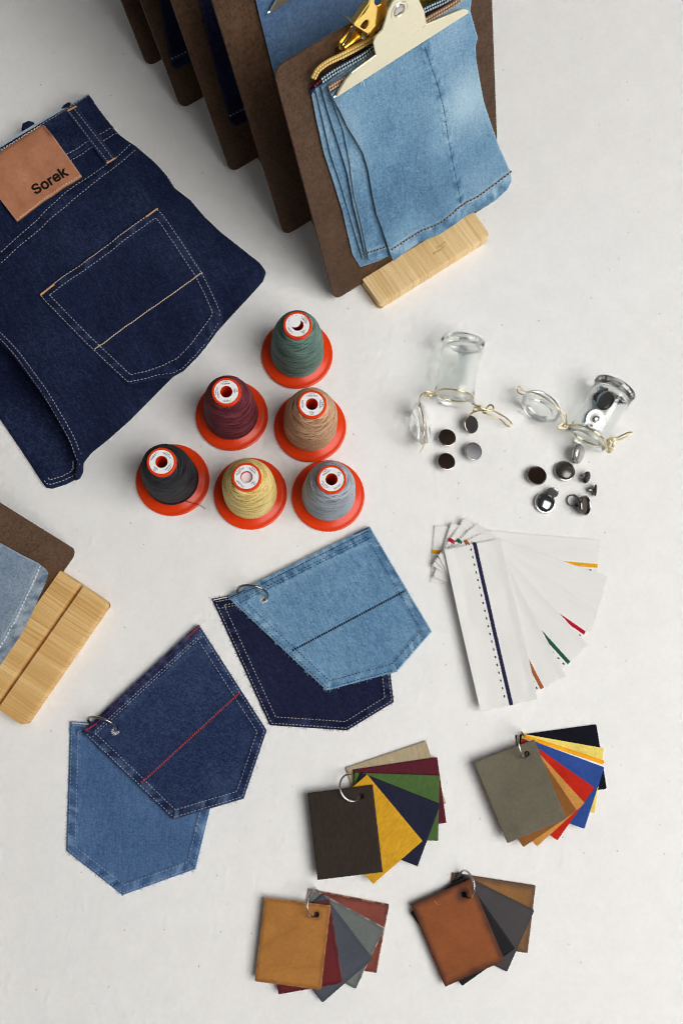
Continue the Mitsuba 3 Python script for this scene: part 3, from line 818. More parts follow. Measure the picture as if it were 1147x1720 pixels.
# leather patch with burnt lettering
PZ = WB + .006
pat = over(j([(70, 203), (88, 225), (104, 247), (122, 272), (136.5, 293), (110, 309.5), (80, 329), (50, 348), (25.5, 366.5), (0, 333), (-41, 276)], PZ), .0012, body, .0064, .0026, 12, lambda s: .0005 * (fb(s.xy, .02, seed=8) - .5))
pc = mixc((.36, .135, .068), (.52, .235, .135), .5 + .9 * (fb(pat.xy, .03, seed=2) - .5) + .5 * (fb(pat.xy, .0025, seed=3, oct=2) - .5))
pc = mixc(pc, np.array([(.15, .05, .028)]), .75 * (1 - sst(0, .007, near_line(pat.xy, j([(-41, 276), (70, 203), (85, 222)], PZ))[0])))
pc = mixc(pc, np.array([(.60, .36, .26)]), .55 * (1 - sst(0, .0014, pat.d)))
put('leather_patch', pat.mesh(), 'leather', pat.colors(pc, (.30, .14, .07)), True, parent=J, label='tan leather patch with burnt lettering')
for l, c in (([(67, 208), (20, 237), (-40, 276)], (.80, .66, .52)), ([(134, 291.5), (80, 326), (29, 361)], (.80, .62, .44))):
    put('patch_stitching', stitches(j(l, PZ), pat, .0021, .0012, .00055), 'matte', c, True, parent=J, kind='stuff')
tx = meshkit.text_mesh('Sorek', .009, .0004, True)
tv = np.array(tx.vertices)
p0, p1 = j([(58.5, 323.5), (114.5, 290)], PZ)
ux = p1 - p0; sc_ = np.linalg.norm(ux) / (tv[:, 0].max() - tv[:, 0].min()); ux /= np.linalg.norm(ux)
tv = (tv - [tv[:, 0].min(), 0, 0]) * [sc_, sc_, 1]
txy = p0 + tv[:, :1] * ux + tv[:, 1:2] * np.array([-ux[1], ux[0]])
put('burnt_lettering', joined(*[(np.c_[txy + np.array(o) * .00028, pat.at(txy) - .0002 + tv[:, 2] + 2e-5 * n_], np.array(tx.faces)) for n_, o in enumerate(((0, 0), (1, 0), (-1, 0), (0, 1), (0, -1)))]), 'matte', (.017, .011, .009), False, parent=J, label='burnt dark lettering Sorek')
# back pocket
KZ = JZ + .004
pk_px = [(62.5, 492), (262, 346.5), (272, 354), (285, 371), (308, 405), (341, 455), (358, 489), (372.5, 522), (370, 535), (350, 563), (330, 588), (306, 612), (280, 627), (251, 637), (214, 645), (198, 630), (140, 575), (100, 534), (70, 503)]


def pk_extra(s):
    k, w = pucker(s, (.0012, .011), seed=6)
    s.pk, s.pw = k, w
    return .0011 * w + .0012 * k + .0008 * (fb(s.xy, .015, seed=12) - .5)


pk = over(j(pk_px, KZ), .0010, body, .0026, .0020, 13, pk_extra)
put('back_pocket', pk.mesh(), 'woven', pk.colors(denim(pk, INDIGO, 26, 14, .03 + .55 * pk.pk + .16 * (1 - sst(0, .0016, pk.d)), 1.0, .4)), True, parent=J)
ins = lambda d: np.array(pk.poly.buffer(-d, join_style=2).exterior.coords)  # noqa: E731
for d in (.0022, .0098):
    r_ = dense(ins(d), .001, True)[0]
    put('pocket_stitching', stitches(np.vstack([r_, r_[:1]]), pk, .0026, .0013), 'matte', WHITE, True, parent=J, kind='stuff')
put('pocket_top_stitching', stitches(j([(72, 489.5), (262, 351.5)], KZ), pk, .0026, .0010, lift=.0004), 'matte', (.70, .44, .26), True, parent=J, kind='stuff')
ln = j([(158.5, 586), (210, 549), (270, 506), (341, 455)], KZ)
for o in (-.0005, .0005):
    put('decorative_stitching', stitches(dense(ln + [o * .6, o], .002)[0], pk, .0027, .0003, .00062, .0004, .0002), 'matte', (.64, .49, .34), True, parent=J, kind='stuff')
tack(pk, (67, 494.5), (91, 477.5), KZ, ORANGE, J)
tack(pk, (245, 364), (265, 349.5), KZ, ORANGE, J)

# ------------------------------------------------------------------ thread spools
RED = (.72, .042, .002)
_txt = {}


def text_at(s, h, bold=True):
    if (s, h) not in _txt:
        m = meshkit.text_mesh(s, h, .00012, bold)
        v = np.array(m.vertices); v[:, 0] -= (v[:, 0].max() + v[:, 0].min()) / 2
        _txt[(s, h)] = (v, np.array(m.faces))
    return _txt[(s, h)]


def spool(u, v, label, dark, mid, light, spin, texts, seed, hole=None, fill=0.0):
    fill = (0, .012, .03, -.012, .022, 0.005, .034)[seed]
    t = thing('thread_spool', label, 'thread spool', 'thread spools on red flanges')
    c = np.r_[at(u, v, .004), 0]
    m = lambda me: (me[0] + c, me[1])  # noqa: E731
    put('flange', m(lathe([(0, .0006), (.0385, .0006), (.0398, .0016), (.0402, .0034), (.0396, .0046), (.0385, .0050), (.0365, .0047), (.0330, .0056), (.0270, .0078), (.0240, .0086), (.006, .009), (0, .009)], 96)), 'gloss', RED, 25, parent=t)
    # wound thread: body with ridges low down and a rounded shoulder
    key = [(.020, .0080), (.0278, .0086), (.0289, .0110), (.0290, .0160), (.0285, .0220), (.0287, .0300), (.0283, .0400), (.0277, .0520), (.0269, .0620), (.0250, .0720), (.0230, .0810), (.0205, .0880), (.0178, .0935), (.0158, .0958), (.0140, .0962)]
    pr = curve(np.array(key), .0006)
    L = np.r_[0, np.cumsum(np.linalg.norm(np.diff(pr, axis=0), axis=1))]
    segs = 230
    th = np.linspace(0, 2 * np.pi, segs, endpoint=False) + np.pi / 2
    S, A = np.meshgrid(L, th, indexing='ij')
    R = np.interp(S, L, pr[:, 0]) * (1 - fill * np.sin(np.clip((S - .012) / .075, 0, 1) * np.pi)); Z = np.interp(S, L, pr[:, 1])
    arc = (A - np.pi / 2) * .026
    q = np.c_[arc.ravel(), S.ravel()]
    w1 = fb(turn(q, 14), .022, .00085, seed, 2) - .5
    w2 = fb(turn(q, -14), .022, .00085, seed + 1, 2) - .5
    low = 1 - sst(.012, .035, S.ravel())
    flat = fb(q, .2, .0022, seed + 2, 2) - .5
    k = (1 - low * .6) * np.maximum(w1, w2) * 1.3 + low * .9 * flat
    cloud = fb(q, .012, .006, seed + 3, 2) - .5
    R = R + (.0010 * k + .0014 * low * flat + .0004 * cloud).reshape(R.shape) * (S > .008)
    P = np.stack([R * np.cos(A), R * np.sin(A), Z], -1).reshape(-1, 3) + c
    i, jn = np.meshgrid(np.arange(len(pr) - 1), np.arange(segs), indexing='ij')
    qd = np.stack([i * segs + jn, i * segs + (jn + 1) % segs, (i + 1) * segs + (jn + 1) % segs, (i + 1) * segs + jn], -1).reshape(-1, 4)
    rng = np.random.default_rng(seed)
    tt = .50 + 1.9 * k + .3 * cloud + rng.normal(0, .06, len(k))
    col = np.where((tt < .5)[:, None], mixc(dark, mid, tt / .5), mixc(mid, light, (tt - .5) / .5))
    put('thread', (P, np.vstack([qd[:, [0, 1, 2]], qd[:, [0, 2, 3]]])), 'silk', col, True, parent=t)
    z1 = .1015
    put('core_ring', m(lathe([(.0062, .012), (.0148, .0900), (.0150, z1 - .0022), (.0147, z1 - .0005), (.0140, z1), (.0126, z1), (.0124, z1 - .0008), (.0062, z1 - .0008), (.0060, z1 - .0014), (.0060, .012)], 64, True)), 'gloss', RED, 25, parent=t)
    lab_ = put('label', m(lathe([(.0062, z1 - .0007), (.0123, z1 - .0007), (.0123, z1 - .0003), (.0062, z1 - .0003)], 64, True)), 'matte', (.80, .79, .80), 25, parent=t)
    a0 = math.radians(spin)
    fr = Frame(c + [0, 0, z1 - .00025], [math.cos(a0), math.sin(a0), 0], [-math.sin(a0), math.cos(a0), 0])
    ms = []
    for s, h, r, ang, up in texts:
        v_, f_ = text_at(s, h)
        a = math.radians(ang)
        y = np.array([math.cos(a), math.sin(a)]) * (1 if up > 0 else -1); x = np.array([y[1], -y[0]])
        o = np.array([math.cos(a), math.sin(a)]) * r - y * h * .5
        ms.append((fr.w(np.c_[o + v_[:, :1] * x + v_[:, 1:2] * y, v_[:, 2]]), f_))
    put('print', joined(*ms), 'matte', (.05, .045, .06), False, parent=lab_)
    if hole == 'crescent':
        # the punched-out paper disc still hangs over part of the hole
        put('paper_tab', m((lathe([(0, 0), (.0062, 0), (.0062, .0003), (0, .0003)], 40)[0] + [-.0030, .0034, z1 + .0002], lathe([(0, 0), (.0062, 0), (.0062, .0003), (0, .0003)], 40)[1])), 'matte', (.80, .79, .80), 25, parent=t)
    if hole == 'sunk':
        put('paper_tab', m((lathe([(0, 0), (.0056, 0), (.0056, .0003), (0, .0003)], 40)[0] + [.0002, 0, z1 - .0050], lathe([(0, 0), (.0056, 0), (.0056, .0003), (0, .0003)], 40)[1])), 'matte', (.72, .66, .67), 25, parent=t)
    return t, c


def words(col, code):
    return [('100%', .0015, .0108, 90, 1), ('Polyester', .0015, .0086, 90, 1), ('20', .0016, .0108, 0, 1), ('Filan', .0015, .0086, 0, 1), (code, .0016, .0096, 270, -1), (col, .0015, .0086, 180, -1), ('3000 m', .0011, .0106, 180, -1)]


spool(499, 594.3, 'thread spool wound with dark green thread, nearest the hardboard clipboards', (.013, .028, .025), (.062, .120, .105), (.190, .290, .255), -52, words('Col. 00757', '240757'), 1, 'crescent')
spool(389.4, 697.5, 'thread spool wound with burgundy thread', (.018, .003, .007), (.085, .014, .024), (.215, .055, .068), 6, words('Col. 00913', '240521'), 2)
spool(521, 716.5, 'thread spool wound with tan brown thread', (.110, .045, .022), (.375, .200, .110), (.640, .410, .260), -90, words('Col. 00813', '240251'), 3)
sp_black, cb = spool(290, 806, 'thread spool wound with black thread and a loose thread end', (.0035, .0035, .0045), (.013, .013, .016), (.050, .050, .058), -128, words('Col. 3082', 'C398803'), 4)
spool(420.7, 829, 'thread spool wound with yellow thread', (.240, .140, .030), (.620, .430, .120), (.880, .710, .330), -42, words('Col. 00504', '0989612'), 5, 'sunk')
spool(551.2, 832.5, 'thread spool wound with blue grey thread', (.070, .080, .092), (.220, .250, .285), (.470, .510, .545), 38, words('Col. 0713', '981307'), 6)
tp = curve(np.array([np.r_[at(300, 838, .014), .014], np.r_[at(316, 843, .0125), .0125], np.r_[at(330, 847, .010), .010], np.r_[at(338, 850, .009), .009], np.r_[at(345, 855, .006), .006]]), .001)
put('loose_thread', tube(tp, .00035, 5), 'matte', (.012, .012, .014), True, parent=sp_black)


# ------------------------------------------------------------------ rings and swatch cards
def ring(H, E, side, z, tilt, R, label, hinge=None, group='steel binder rings', wire=.00105, tone=(.56, .54, .52)):
    """a binder ring through the hole H that leaves the stack at E; it bulges to pixel side"""
    t = thing('binder_ring', label, 'ring', group)
    h, e, s = (at(*q, z) for q in (H, E, side))
    c = (h + e) / 2
    u = h - e; half = np.linalg.norm(u) / 2; u /= np.linalg.norm(u)
    w2 = np.array([-u[1], u[0]])
    if (s - c) @ w2 < 0: w2 = -w2
    off = math.sqrt(max(R * R - half * half, 0))
    a = math.radians(tilt)
    W = np.r_[w2 * math.cos(a), math.sin(a)]
    U = np.r_[u, 0]
    C = np.r_[c, z] + W * off
    low = math.asin(min(1, off / R))
    ang = np.linspace(-math.pi / 2 * 0 - low - .35, math.pi + low + .35, 60)
    pts = C + R * (np.cos(ang)[:, None] * U + np.sin(ang)[:, None] * W)
    pts[:, 2] = np.maximum(pts[:, 2], wire + .0002)
    put('wire', tube(pts, wire, 10), 'metal', tone, True, parent=t)
    if hinge is not None:
        p = C + R * (math.cos(hinge) * U + math.sin(hinge) * W)
        d = -math.sin(hinge) * U + math.cos(hinge) * W
        y = np.cross(d, np.cross(U, W))
        b = blobs([p, p + d * .0022, p - d * .0022], [d] * 3, [y] * 3, [np.cross(d, y)] * 3, .0021, .0017, .0017, (_BV, _BF))
        put('hinge', b, 'metal', (.50, .48, .45), True, parent=t)
    return t


def para(a, b, c):
    """the fourth corner after a, b, c"""
    return (a[0] + c[0] - b[0], a[1] + c[1] - b[1])


def card(name, label, cat, px, z0, th, mat, colour, side, hole, group, h=.0011, seed=1, wob=.0005, tail=0.0):
    pts = at(px, c=z0 + th)
    poly = Polygon(pts).buffer(-.0005).buffer(.0005, quad_segs=3)
    hp = at(*hole, z0 + th)
    disc = shapely.Point(hp).buffer(.0030, quad_segs=6)
    if poly.contains(disc): poly = poly.difference(disc)
    rim = np.array(poly.exterior.coords)
    sh = Sheet(poly, h, lambda s: z0 + th + wob * (fb(s.xy, .03, seed=seed) - .5) + .0006 * np.linalg.norm(s.xy - hp, axis=1) / .08 - .0004 * (1 - sst(0, .0008, s.d)), thick=th * .92, seed=seed)
    t = thing(name, label, cat, group)
    put('panel', sh.mesh(), mat, sh.colors(np.clip(colour(sh), 0, 1), side), True, parent=t)
    return t, sh


def hide(c, ang, seed, var=.55, light=None):
    c = np.array(c); light = np.array(light if light is not None else c * 1.9)

    def f(s):
        q = turn(s.xy, ang)
        k = .45 * (fb(q, .0008, .0040, seed, 2) - .5) * 2 + .25 * (fb(q, .0013, .006, seed + 4, 2) - .5) * 2 + .30 * (fb(q, .02, .03, seed + 8) - .5)
        return mixc(c * .45, light, .42 + var * k) if True else None
    return f


def suede(c, seed, var=.35):
    c = np.array(c)

    def f(s):
        rng = np.random.default_rng(seed)
        k = .5 * (fb(s.xy, .0018, seed=seed, oct=2) - .5) + .5 * (fb(s.xy, .018, seed=seed + 2) - .5) + rng.normal(0, .05, len(s.xy))
        return c * (1 + var * 2 * k)[:, None]
    return f


def calf(c, edge, seed, width=.007, var=.3, crease=None, pale=None):
    c, edge = np.array(c), np.array(edge)

    def f(s):
        rng = np.random.default_rng(seed)
        k = fb(s.xy, .022, seed=seed) - .5
        g_ = fb(s.xy, .0016, seed=seed + 3, oct=2) - .5
        col = c * (1 + var * 1.3 * k + var * .75 * g_ + rng.normal(0, .035, len(s.xy)))[:, None]
        if crease is not None:
            for a, b in crease:
                dd = near_line(s.xy, curve(at([a, ((a[0] + b[0]) / 2, (a[1] + b[1]) / 2 - 2), b], c=.01), .001))[0]
                col = col * (1 - .09 * np.exp(-(dd / .0014) ** 2) - .05 * np.exp(-(dd / .006) ** 2))[:, None]
        e = 1 - sst(0, width, s.d + .004 * (fb(s.xy, .009, seed=seed + 6) - .5))
        col = mixc(col, edge[None], e * .85)
        if pale is not None:
            n_ = fb(s.xy, .004, seed=seed + 9, oct=2)
            col = mixc(col, np.array(pale)[None], .75 * (1 - sst(.0004, .0013, s.d)) * sst(.35, .6, n_))
        return col
    return f


# hair-on hide cards
Z = lambda X, Y: (500 + X / 4.248, 1230 + Y / 4.248)  # noqa: E731
HA = Z(450, 458)
GA = 'hair-on hide cards on the ring beside the denim pockets'
A = [('beige hair-on hide card at the bottom of its fan', [Z(343, 255), Z(915, 62), Z(1057, 510), para(Z(343, 255), Z(915, 62), Z(1057, 510))], (.47, .36, .215), -4, (.22, .15, .08), (.66, .54, .36)),
     ('burgundy hair-on hide card under the green one', [Z(395, 270), Z(995, 180), Z(1060, 648), Z(460, 738)], (.085, .010, .020), 5, (.04, .006, .012), None),
     ('green hair-on hide card between burgundy and navy', [Z(405, 290), Z(1010, 310), Z(1002, 778), Z(397, 758)], (.050, .108, .026), -35, (.02, .04, .012), (.12, .22, .06)),
     ('navy blue hair-on hide card under the yellow one', [Z(450, 290), Z(1018, 515), Z(855, 960), Z(287, 735)], (.0075, .009, .026), 15, (.008, .009, .022), (.024, .028, .066)),
     ('yellow hair-on hide card under the dark brown one', [Z(495, 303), Z(890, 778), Z(538, 1087), Z(143, 612)], (.78, .33, .006), -32, (.40, .18, .02), (.92, .52, .035)),
     ('dark brown hair-on hide card on top of its fan', [Z(70, 437), Z(535, 378), Z(606, 1000), Z(142, 1057)], (.022, .0155, .011), 0, (.025, .018, .014), (.058, .042, .031))]
z = .0006
for k, (l, px, c, ang, side, li) in enumerate(A):
    card('hide_swatch', l, 'leather swatch', px, z, .0021, 'silk', hide(c, ang, 70 + k, .42, li), side, HA, GA, h=.00075, seed=70 + k)
    z += .0023
ring(HA, Z(362, 300), Z(250, 400), z - .004, 33, .0140, 'steel ring through the hide cards, lying towards the left', hinge=.62)

# suede cards
Z = lambda X, Y: (770 + X / 4.248, 1200 + Y / 4.248)  # noqa: E731
HB = Z(488, 283)


def rect(br, bl, l=613):
    v = np.subtract(br, bl); n = np.linalg.norm(v)
    up = np.array([v[1], -v[0]]) / n * l
    tr, tl = np.add(br, up), np.add(bl, up)
    return [Z(*tl), Z(*tr), Z(*br), Z(*bl)]


GB = 'suede cards on the ring at the right edge'
Bc = [('black suede card at the bottom of its fan', [Z(408, 152), Z(983, 73), Z(1057, 533), para(Z(408, 152), Z(983, 73), Z(1057, 533))], (.0085, .0085, .014)),
      ('pale yellow suede card next above the black one', [Z(455, 140), Z(1037, 243), Z(970, 705), para(Z(455, 140), Z(1037, 243), Z(970, 705))], (.78, .61, .145)),
      ('bright orange suede card showing as a thin wedge under the yellow', [Z(478, 148), Z(1041, 332), Z(905, 765), para(Z(478, 148), Z(1041, 332), Z(905, 765))], (.86, .37, .015)),
      ('white suede card showing as a thin line above the blue', [Z(465, 170), Z(1037, 362), Z(912, 745), para(Z(465, 170), Z(1037, 362), Z(912, 745))], (.78, .77, .74)),
      ('royal blue suede card in the middle of its fan', rect((897, 820), (457, 677)) if False else [Z(545, 196), Z(1040, 380), Z(897, 820), para(Z(545, 196), Z(1040, 380), Z(897, 820))], (.030, .070, .265)),
      ('bright red suede card under the mustard one', rect((970, 525), (705, 902)), (.46, .022, .012)),
      ('mustard suede card under the rust brown one', rect((900, 635), (560, 945), 520), (.50, .235, .060)),
      ('rust brown suede card just under the top card', rect((845, 690), (462, 950), 500), (.225, .088, .026)),
      ('olive grey suede card on top of its fan', [Z(112, 345), Z(542, 180), Z(768, 748), Z(348, 922)], (.135, .120, .088))]
z = .0006
for k, (l, px, c) in enumerate(Bc):
    card('suede_swatch', l, 'leather swatch', px, z, .0014, 'woven', suede(c, 90 + k), tuple(np.array(c) * (.8 if k != 3 else 1)), HB, GB, h=.0012, seed=90 + k)
    z += .0016
ring(HB, Z(455, 135), Z(380, 170), z - .005, 62, .0138, 'steel ring standing up through the suede cards')

# smooth leather cards, left fan
Z = lambda X, Y: (410 + X / 4.4115, 1470 + Y / 4.4115)  # noqa: E731
HC = Z(537, 297)
GC = 'smooth leather cards in the lower left fan'
C_ = [('rust red leather card at the bottom of the left leather fan', [Z(480, 105), Z(1075, 220), Z(980, 730), para(Z(480, 105), Z(1075, 220), Z(980, 730))], (.205, .052, .036), (.075, .022, .018), (.55, .33, .22)),
      ('green grey leather card under the slate blue one', [Z(515, 110), Z(1045, 395), Z(825, 848), para(Z(515, 110), Z(1045, 395), Z(825, 848))], (.135, .148, .140), (.075, .082, .082), (.52, .44, .36)),
      ('slate blue leather card under the dark red one', [para(Z(955, 625), Z(580, 950), Z(580 - 375, 625 - 140 + 10)), Z(585, 140), Z(955, 625), Z(580, 950)], (.066, .072, .092), (.044, .049, .064), (.06, .06, .075)),
      ('dark red leather card just under the tan one', [para(Z(635, 190), Z(733, 803), Z(255, 888)), Z(635, 190), Z(733, 803), Z(255, 888)], (.115, .013, .015), (.060, .010, .013), (.22, .06, .05)),
      ('golden tan leather card on top of the left leather fan', [Z(153, 170), Z(642, 230), Z(570, 855), Z(78, 790)], (.375, .160, .038), (.215, .078, .018), (.48, .24, .10))]
z = .0006
for k, (l, px, c, e, side) in enumerate(C_):
    if k == 2: px = [para(px[1], px[2], px[3]), px[1], px[2], px[3]]
    card('leather_swatch', l, 'leather swatch', px, z, .0019, 'leather', calf(c, e, 110 + k, .005, crease=[(Z(130, 540), Z(395, 385)), (Z(380, 690), Z(575, 680))] if k == 4 else None, pale=side), side, HC, GC, h=.0012, seed=110 + k)
    z += .0021
ring(HC, Z(535, 110), Z(440, 180), z - .004, 60, .0138, 'steel ring standing up through the left leather fan', hinge=1.9)

# smooth leather cards, right fan
Z = lambda X, Y: (670 + X / 4.588, 1430 + Y / 4.588)  # noqa: E731
HD = Z(498, 335)
GD = 'smooth leather cards in the lower right fan'


def rectz(br, bl, l):
    v = np.subtract(br, bl); up = np.array([v[1], -v[0]]) / np.linalg.norm(v) * l
    return [Z(*np.add(bl, up)), Z(*np.add(br, up)), Z(*br), Z(*bl)]


D_ = [('mottled brown leather card at the bottom of the right leather fan', [Z(412, 168), Z(1053, 268), Z(990, 788), para(Z(412, 168), Z(1053, 268), Z(990, 788))], (.235, .108, .030), (.085, .050, .036), (.10, .055, .03)),
      ('dark grey leather card above the mottled brown one', [Z(455, 165), Z(1043, 458), Z(832, 933), para(Z(455, 165), Z(1043, 458), Z(832, 933))], (.054, .048, .051), (.036, .032, .036), (.03, .028, .03)),
      ('black leather card showing as a narrow wedge under the top card', rectz((897, 752), (485, 1042), 690), (.0055, .0055, .008), (.0045, .0045, .0065), (.012, .011, .012)),
      ('burnished orange brown leather card on top of the right fan', [Z(92, 415), Z(552, 212), Z(815, 845), Z(355, 1048)], (.235, .068, .018), (.045, .015, .013), (.04, .015, .012))]
z = .0006
for k, (l, px, c, e, side) in enumerate(D_):
    card('leather_swatch', l, 'leather swatch', px, z, .0020, 'leather', calf(c, e, 120 + k, .0085 if k in (0, 3) else .004, .34 if k in (0, 3) else .2), side, HD, GD, h=.0012, seed=120 + k)
    z += .0022
s_ = curve(np.array([np.r_[at(*Z(268, 382), z), z], np.r_[at(*Z(290, 402), z), z], np.r_[at(*Z(302, 414), z), z]]), .001)
put('scratch', tube(s_ + [0, 0, .0004], .00028, 5), 'matte', (.50, .25, .13), True, parent='leather_swatch_008')
ring(HD, Z(480, 160), Z(580, 190), z - .004, 66, .0138, 'steel ring standing up through the right leather fan', hinge=1.75)


# ------------------------------------------------------------------ loose denim pockets, in two pairs
def pocket(label, px, z0, pal, seed, warp, cols, line=None, hole=None, tilt=0.0, tacks=(), torn=True, stitch=(.60, .60, .60), top_stitch=None, sag=None):
    t = thing('denim_pocket', label, 'pocket', 'loose denim pockets on rings')
    pts = at(px, c=z0 + .002)
    poly = Polygon(pts).buffer(-.0008).buffer(.0008, quad_segs=3)
    solid = poly
    if hole is not None:
        hp = at(*hole, z0 + .002); poly = poly.difference(shapely.Point(hp).buffer(.0028, quad_segs=6))
    a, b = pts[0], pts[1]
    rim, rs = dense(np.array(solid.exterior.coords)[:-1], .0004, True)
    rt = cKDTree(rim)

    def top(s):
        s.d = rt.query(s.xy)[0]; s.s = rs[rt.query(s.xy)[1]]
        dt = near_line(s.xy, [a, b])[0]
        side_k, side_w = pucker(s, (.0010, .0105), .0058, seed)
        tk = meshkit.fbm(np.c_[(s.xy @ (b - a)) / np.linalg.norm(b - a) / .0042, np.full(len(s.xy), seed), dt / .01], 2, seed + 2) - .5
        tw = 1 - sst(.0125, .0150, dt)
        s.w = np.where(dt < .015, tw, side_w)
        s.k = np.where(dt < .0135, tw * tk * 1.3, side_k)
        s.dt = dt
        z = z0 + .0016 + .0010 * s.w + .0009 * s.k + (.0062 if z0 > .002 else .0022) * (fb(s.xy, .045, seed=seed) - .5) * sst(0, .012, s.d) + (.0012 if z0 > .002 else .0006) * np.abs(fb(s.xy, .03, seed=seed + 4, oct=2) - .5) * (1 - sst(.0, .012, s.d)) - .0007 * (1 - sst(0, .0012, s.d))
        z = z - .0006 * np.exp(-((dt - .0040) / .0008) ** 2) - .0006 * np.exp(-((dt - .0118) / .0008) ** 2)
        if sag is not None: z = z + sag(s)
        return z
    sh = Sheet(poly, .0009, top, thick=.0014, seed=seed)
    raw = 1 - sst(0, .0013, sh.d)
    wear = .05 + .78 * sh.k + .30 * raw - .05 * sh.w + .12 * np.exp(-((sh.dt - .016) / .0025) ** 2)
    if hole is not None: wear = wear + .5 * (1 - sst(.0028, .0045, np.linalg.norm(sh.xy - hp, axis=1)))
    put('cloth', sh.mesh(), 'woven', sh.colors(denim(sh, pal, warp, seed, wear, 1.0, .35), np.array(pal[2]) * .8), True, parent=t)
    for d in (.0024, .0092):
        r_ = dense(np.array(solid.buffer(-d, join_style=2).exterior.coords)[:-1], .0006, True)[0]
        dt = near_line(r_, [a, b])[0]
        keep = dt > (.0042 if d < .005 else .0085)
        st = np.argmax(~keep) if (~keep).any() else 0
        r2 = np.roll(r_, -st, 0); k2 = np.roll(keep, -st)
        r2 = r2[k2]
        put('side_stitching', stitches(r2, sh, .0024, .0013, seed=seed), 'matte', stitch, True, parent=t, kind='stuff')
    n = b - a; n = np.array([n[1], -n[0]]) / np.linalg.norm(n)
    if (pts.mean(0) - a) @ n < 0: n = -n
    e = (b - a) / np.linalg.norm(b - a)
    put('top_stitching', stitches(dense([a + n * .0040 + e * .003, b + n * .0040 - e * .003], .002)[0], sh, .0028, .0006, .0005), 'matte', top_stitch or stitch, True, parent=t, kind='stuff')
    put('hem_stitching', stitches(dense([a + n * .0118 + e * .004, b + n * .0118 - e * .004], .002)[0], sh, .0024, .0013), 'matte', stitch, True, parent=t, kind='stuff')
    if line is not None:
        p = dense(at(line[:2], c=z0 + .003), .002)[0]
        for o in (-.0005, .0005):
            put('decorative_stitching', stitches(p + n * o, sh, .0022, .0005, .00075, .0004, .0003, seed=seed), 'matte', line[2], True, parent=t, kind='stuff')
    for (p, q, cc) in tacks:
        pq = at([p, q], c=z0 + .003)
        put('bar_tack', stitches(dense(pq, .001)[0], sh, .0022, -.0010, .0008, .0004, .0003), 'matte', cc, True, parent=t, kind='stuff')
    put('frayed_edge', frays(sh, 170, .0030, .00014, seed), 'matte', np.array(pal[2]) * 1.05, True, parent=t, kind='stuff')
    if hole is not None:
        rng = np.random.default_rng(seed); ms = []
        for an in np.linspace(0, 6.28, 26):
            p = hp + .0031 * np.array([math.cos(an), math.sin(an)])
            q = hp + (.0031 - rng.uniform(.0008, .002)) * np.array([math.cos(an + rng.normal(0, .5)), math.sin(an + rng.normal(0, .5))])
            r_ = hp + (.0036 + rng.uniform(0, .0012)) * np.array([math.cos(an + rng.normal(0, .2)), math.sin(an + rng.normal(0, .2))])
            zz = sh.at(p)[0]
            ms.append(tube(curve(np.array([np.r_[r_, zz + .0002], np.r_[p, zz + .0005], np.r_[q, zz + .0001]]), .0006), .00022, 4, False))
        put('punched_hole', joined(*ms), 'matte', (.62, .66, .68), True, parent=t, kind='stuff')
    return t, sh


Z = lambda X, Y: (340 + X / 2.8675, 870 + Y / 2.8675)  # noqa: E731
TR_ = (356 + 258, 1006 - 50)
pocket('very dark navy denim pocket half under the light blue pocket', [Z(45, 390), TR_, (652, 1100), Z(922, 888), Z(697, 1025), Z(325, 1000)], .0004, NAVY, 131, 20, None, stitch=(.50, .49, .47),
       tacks=[(Z(52, 396), Z(118, 382), (.62, .60, .58))])
HP1 = (443, 1007.5)
pocket('light blue denim pocket with a dark stitched line, on top of the upper pair', [Z(120, 380), Z(805, 40), Z(1105, 548), Z(935, 742), Z(598, 832)], .0046, SKYB, 132, 27, None, line=(Z(432, 640), Z(978, 350), (.022, .018, .035)), hole=HP1,
       stitch=(.035, .042, .075), top_stitch=(.012, .014, .035), tacks=[(Z(130, 385), Z(205, 348), (.04, .04, .08)), (Z(728, 80), Z(800, 46), (.04, .04, .07))])
ring(HP1, (404, 1000), (428, 965), .004, 66, .0165, 'dark steel ring through the light blue pocket', hinge=2.75, wire=.0013, tone=(.30, .28, .27))
Z = lambda X, Y: (90 + X / 3.1, 1030 + Y / 3.1)  # noqa: E731
pocket('medium blue denim pocket half under the red stitched pocket', [Z(85, 565), (376, 1226), (352, 1362), Z(738, 1335), Z(358, 1472), Z(65, 1240)], .0004, MID, 133, -3, None, stitch=(.33, .37, .44), tacks=[(Z(95, 573), Z(185, 580), (.60, .50, .47))])
HP2 = (193.5, 1229)
pocket('dark indigo denim pocket with red stitching, on top of the lower pair', [Z(145, 620), Z(755, 58), Z(1110, 612), Z(990, 968), Z(622, 1078)], .0046, DARKRED, 134, 42, None, line=(Z(455, 888), Z(972, 412), (.42, .065, .075)), hole=HP2,
       stitch=(.40, .41, .44), top_stitch=(.26, .035, .06), tacks=[(Z(165, 612), Z(225, 576), (.42, .045, .075)), (Z(695, 128), Z(757, 70), (.42, .045, .075))])
ring(HP2, (153, 1216), (176, 1182), .004, 66, .0165, 'dark steel ring through the red stitched pocket', hinge=2.8, wire=.0013, tone=(.30, .28, .27))

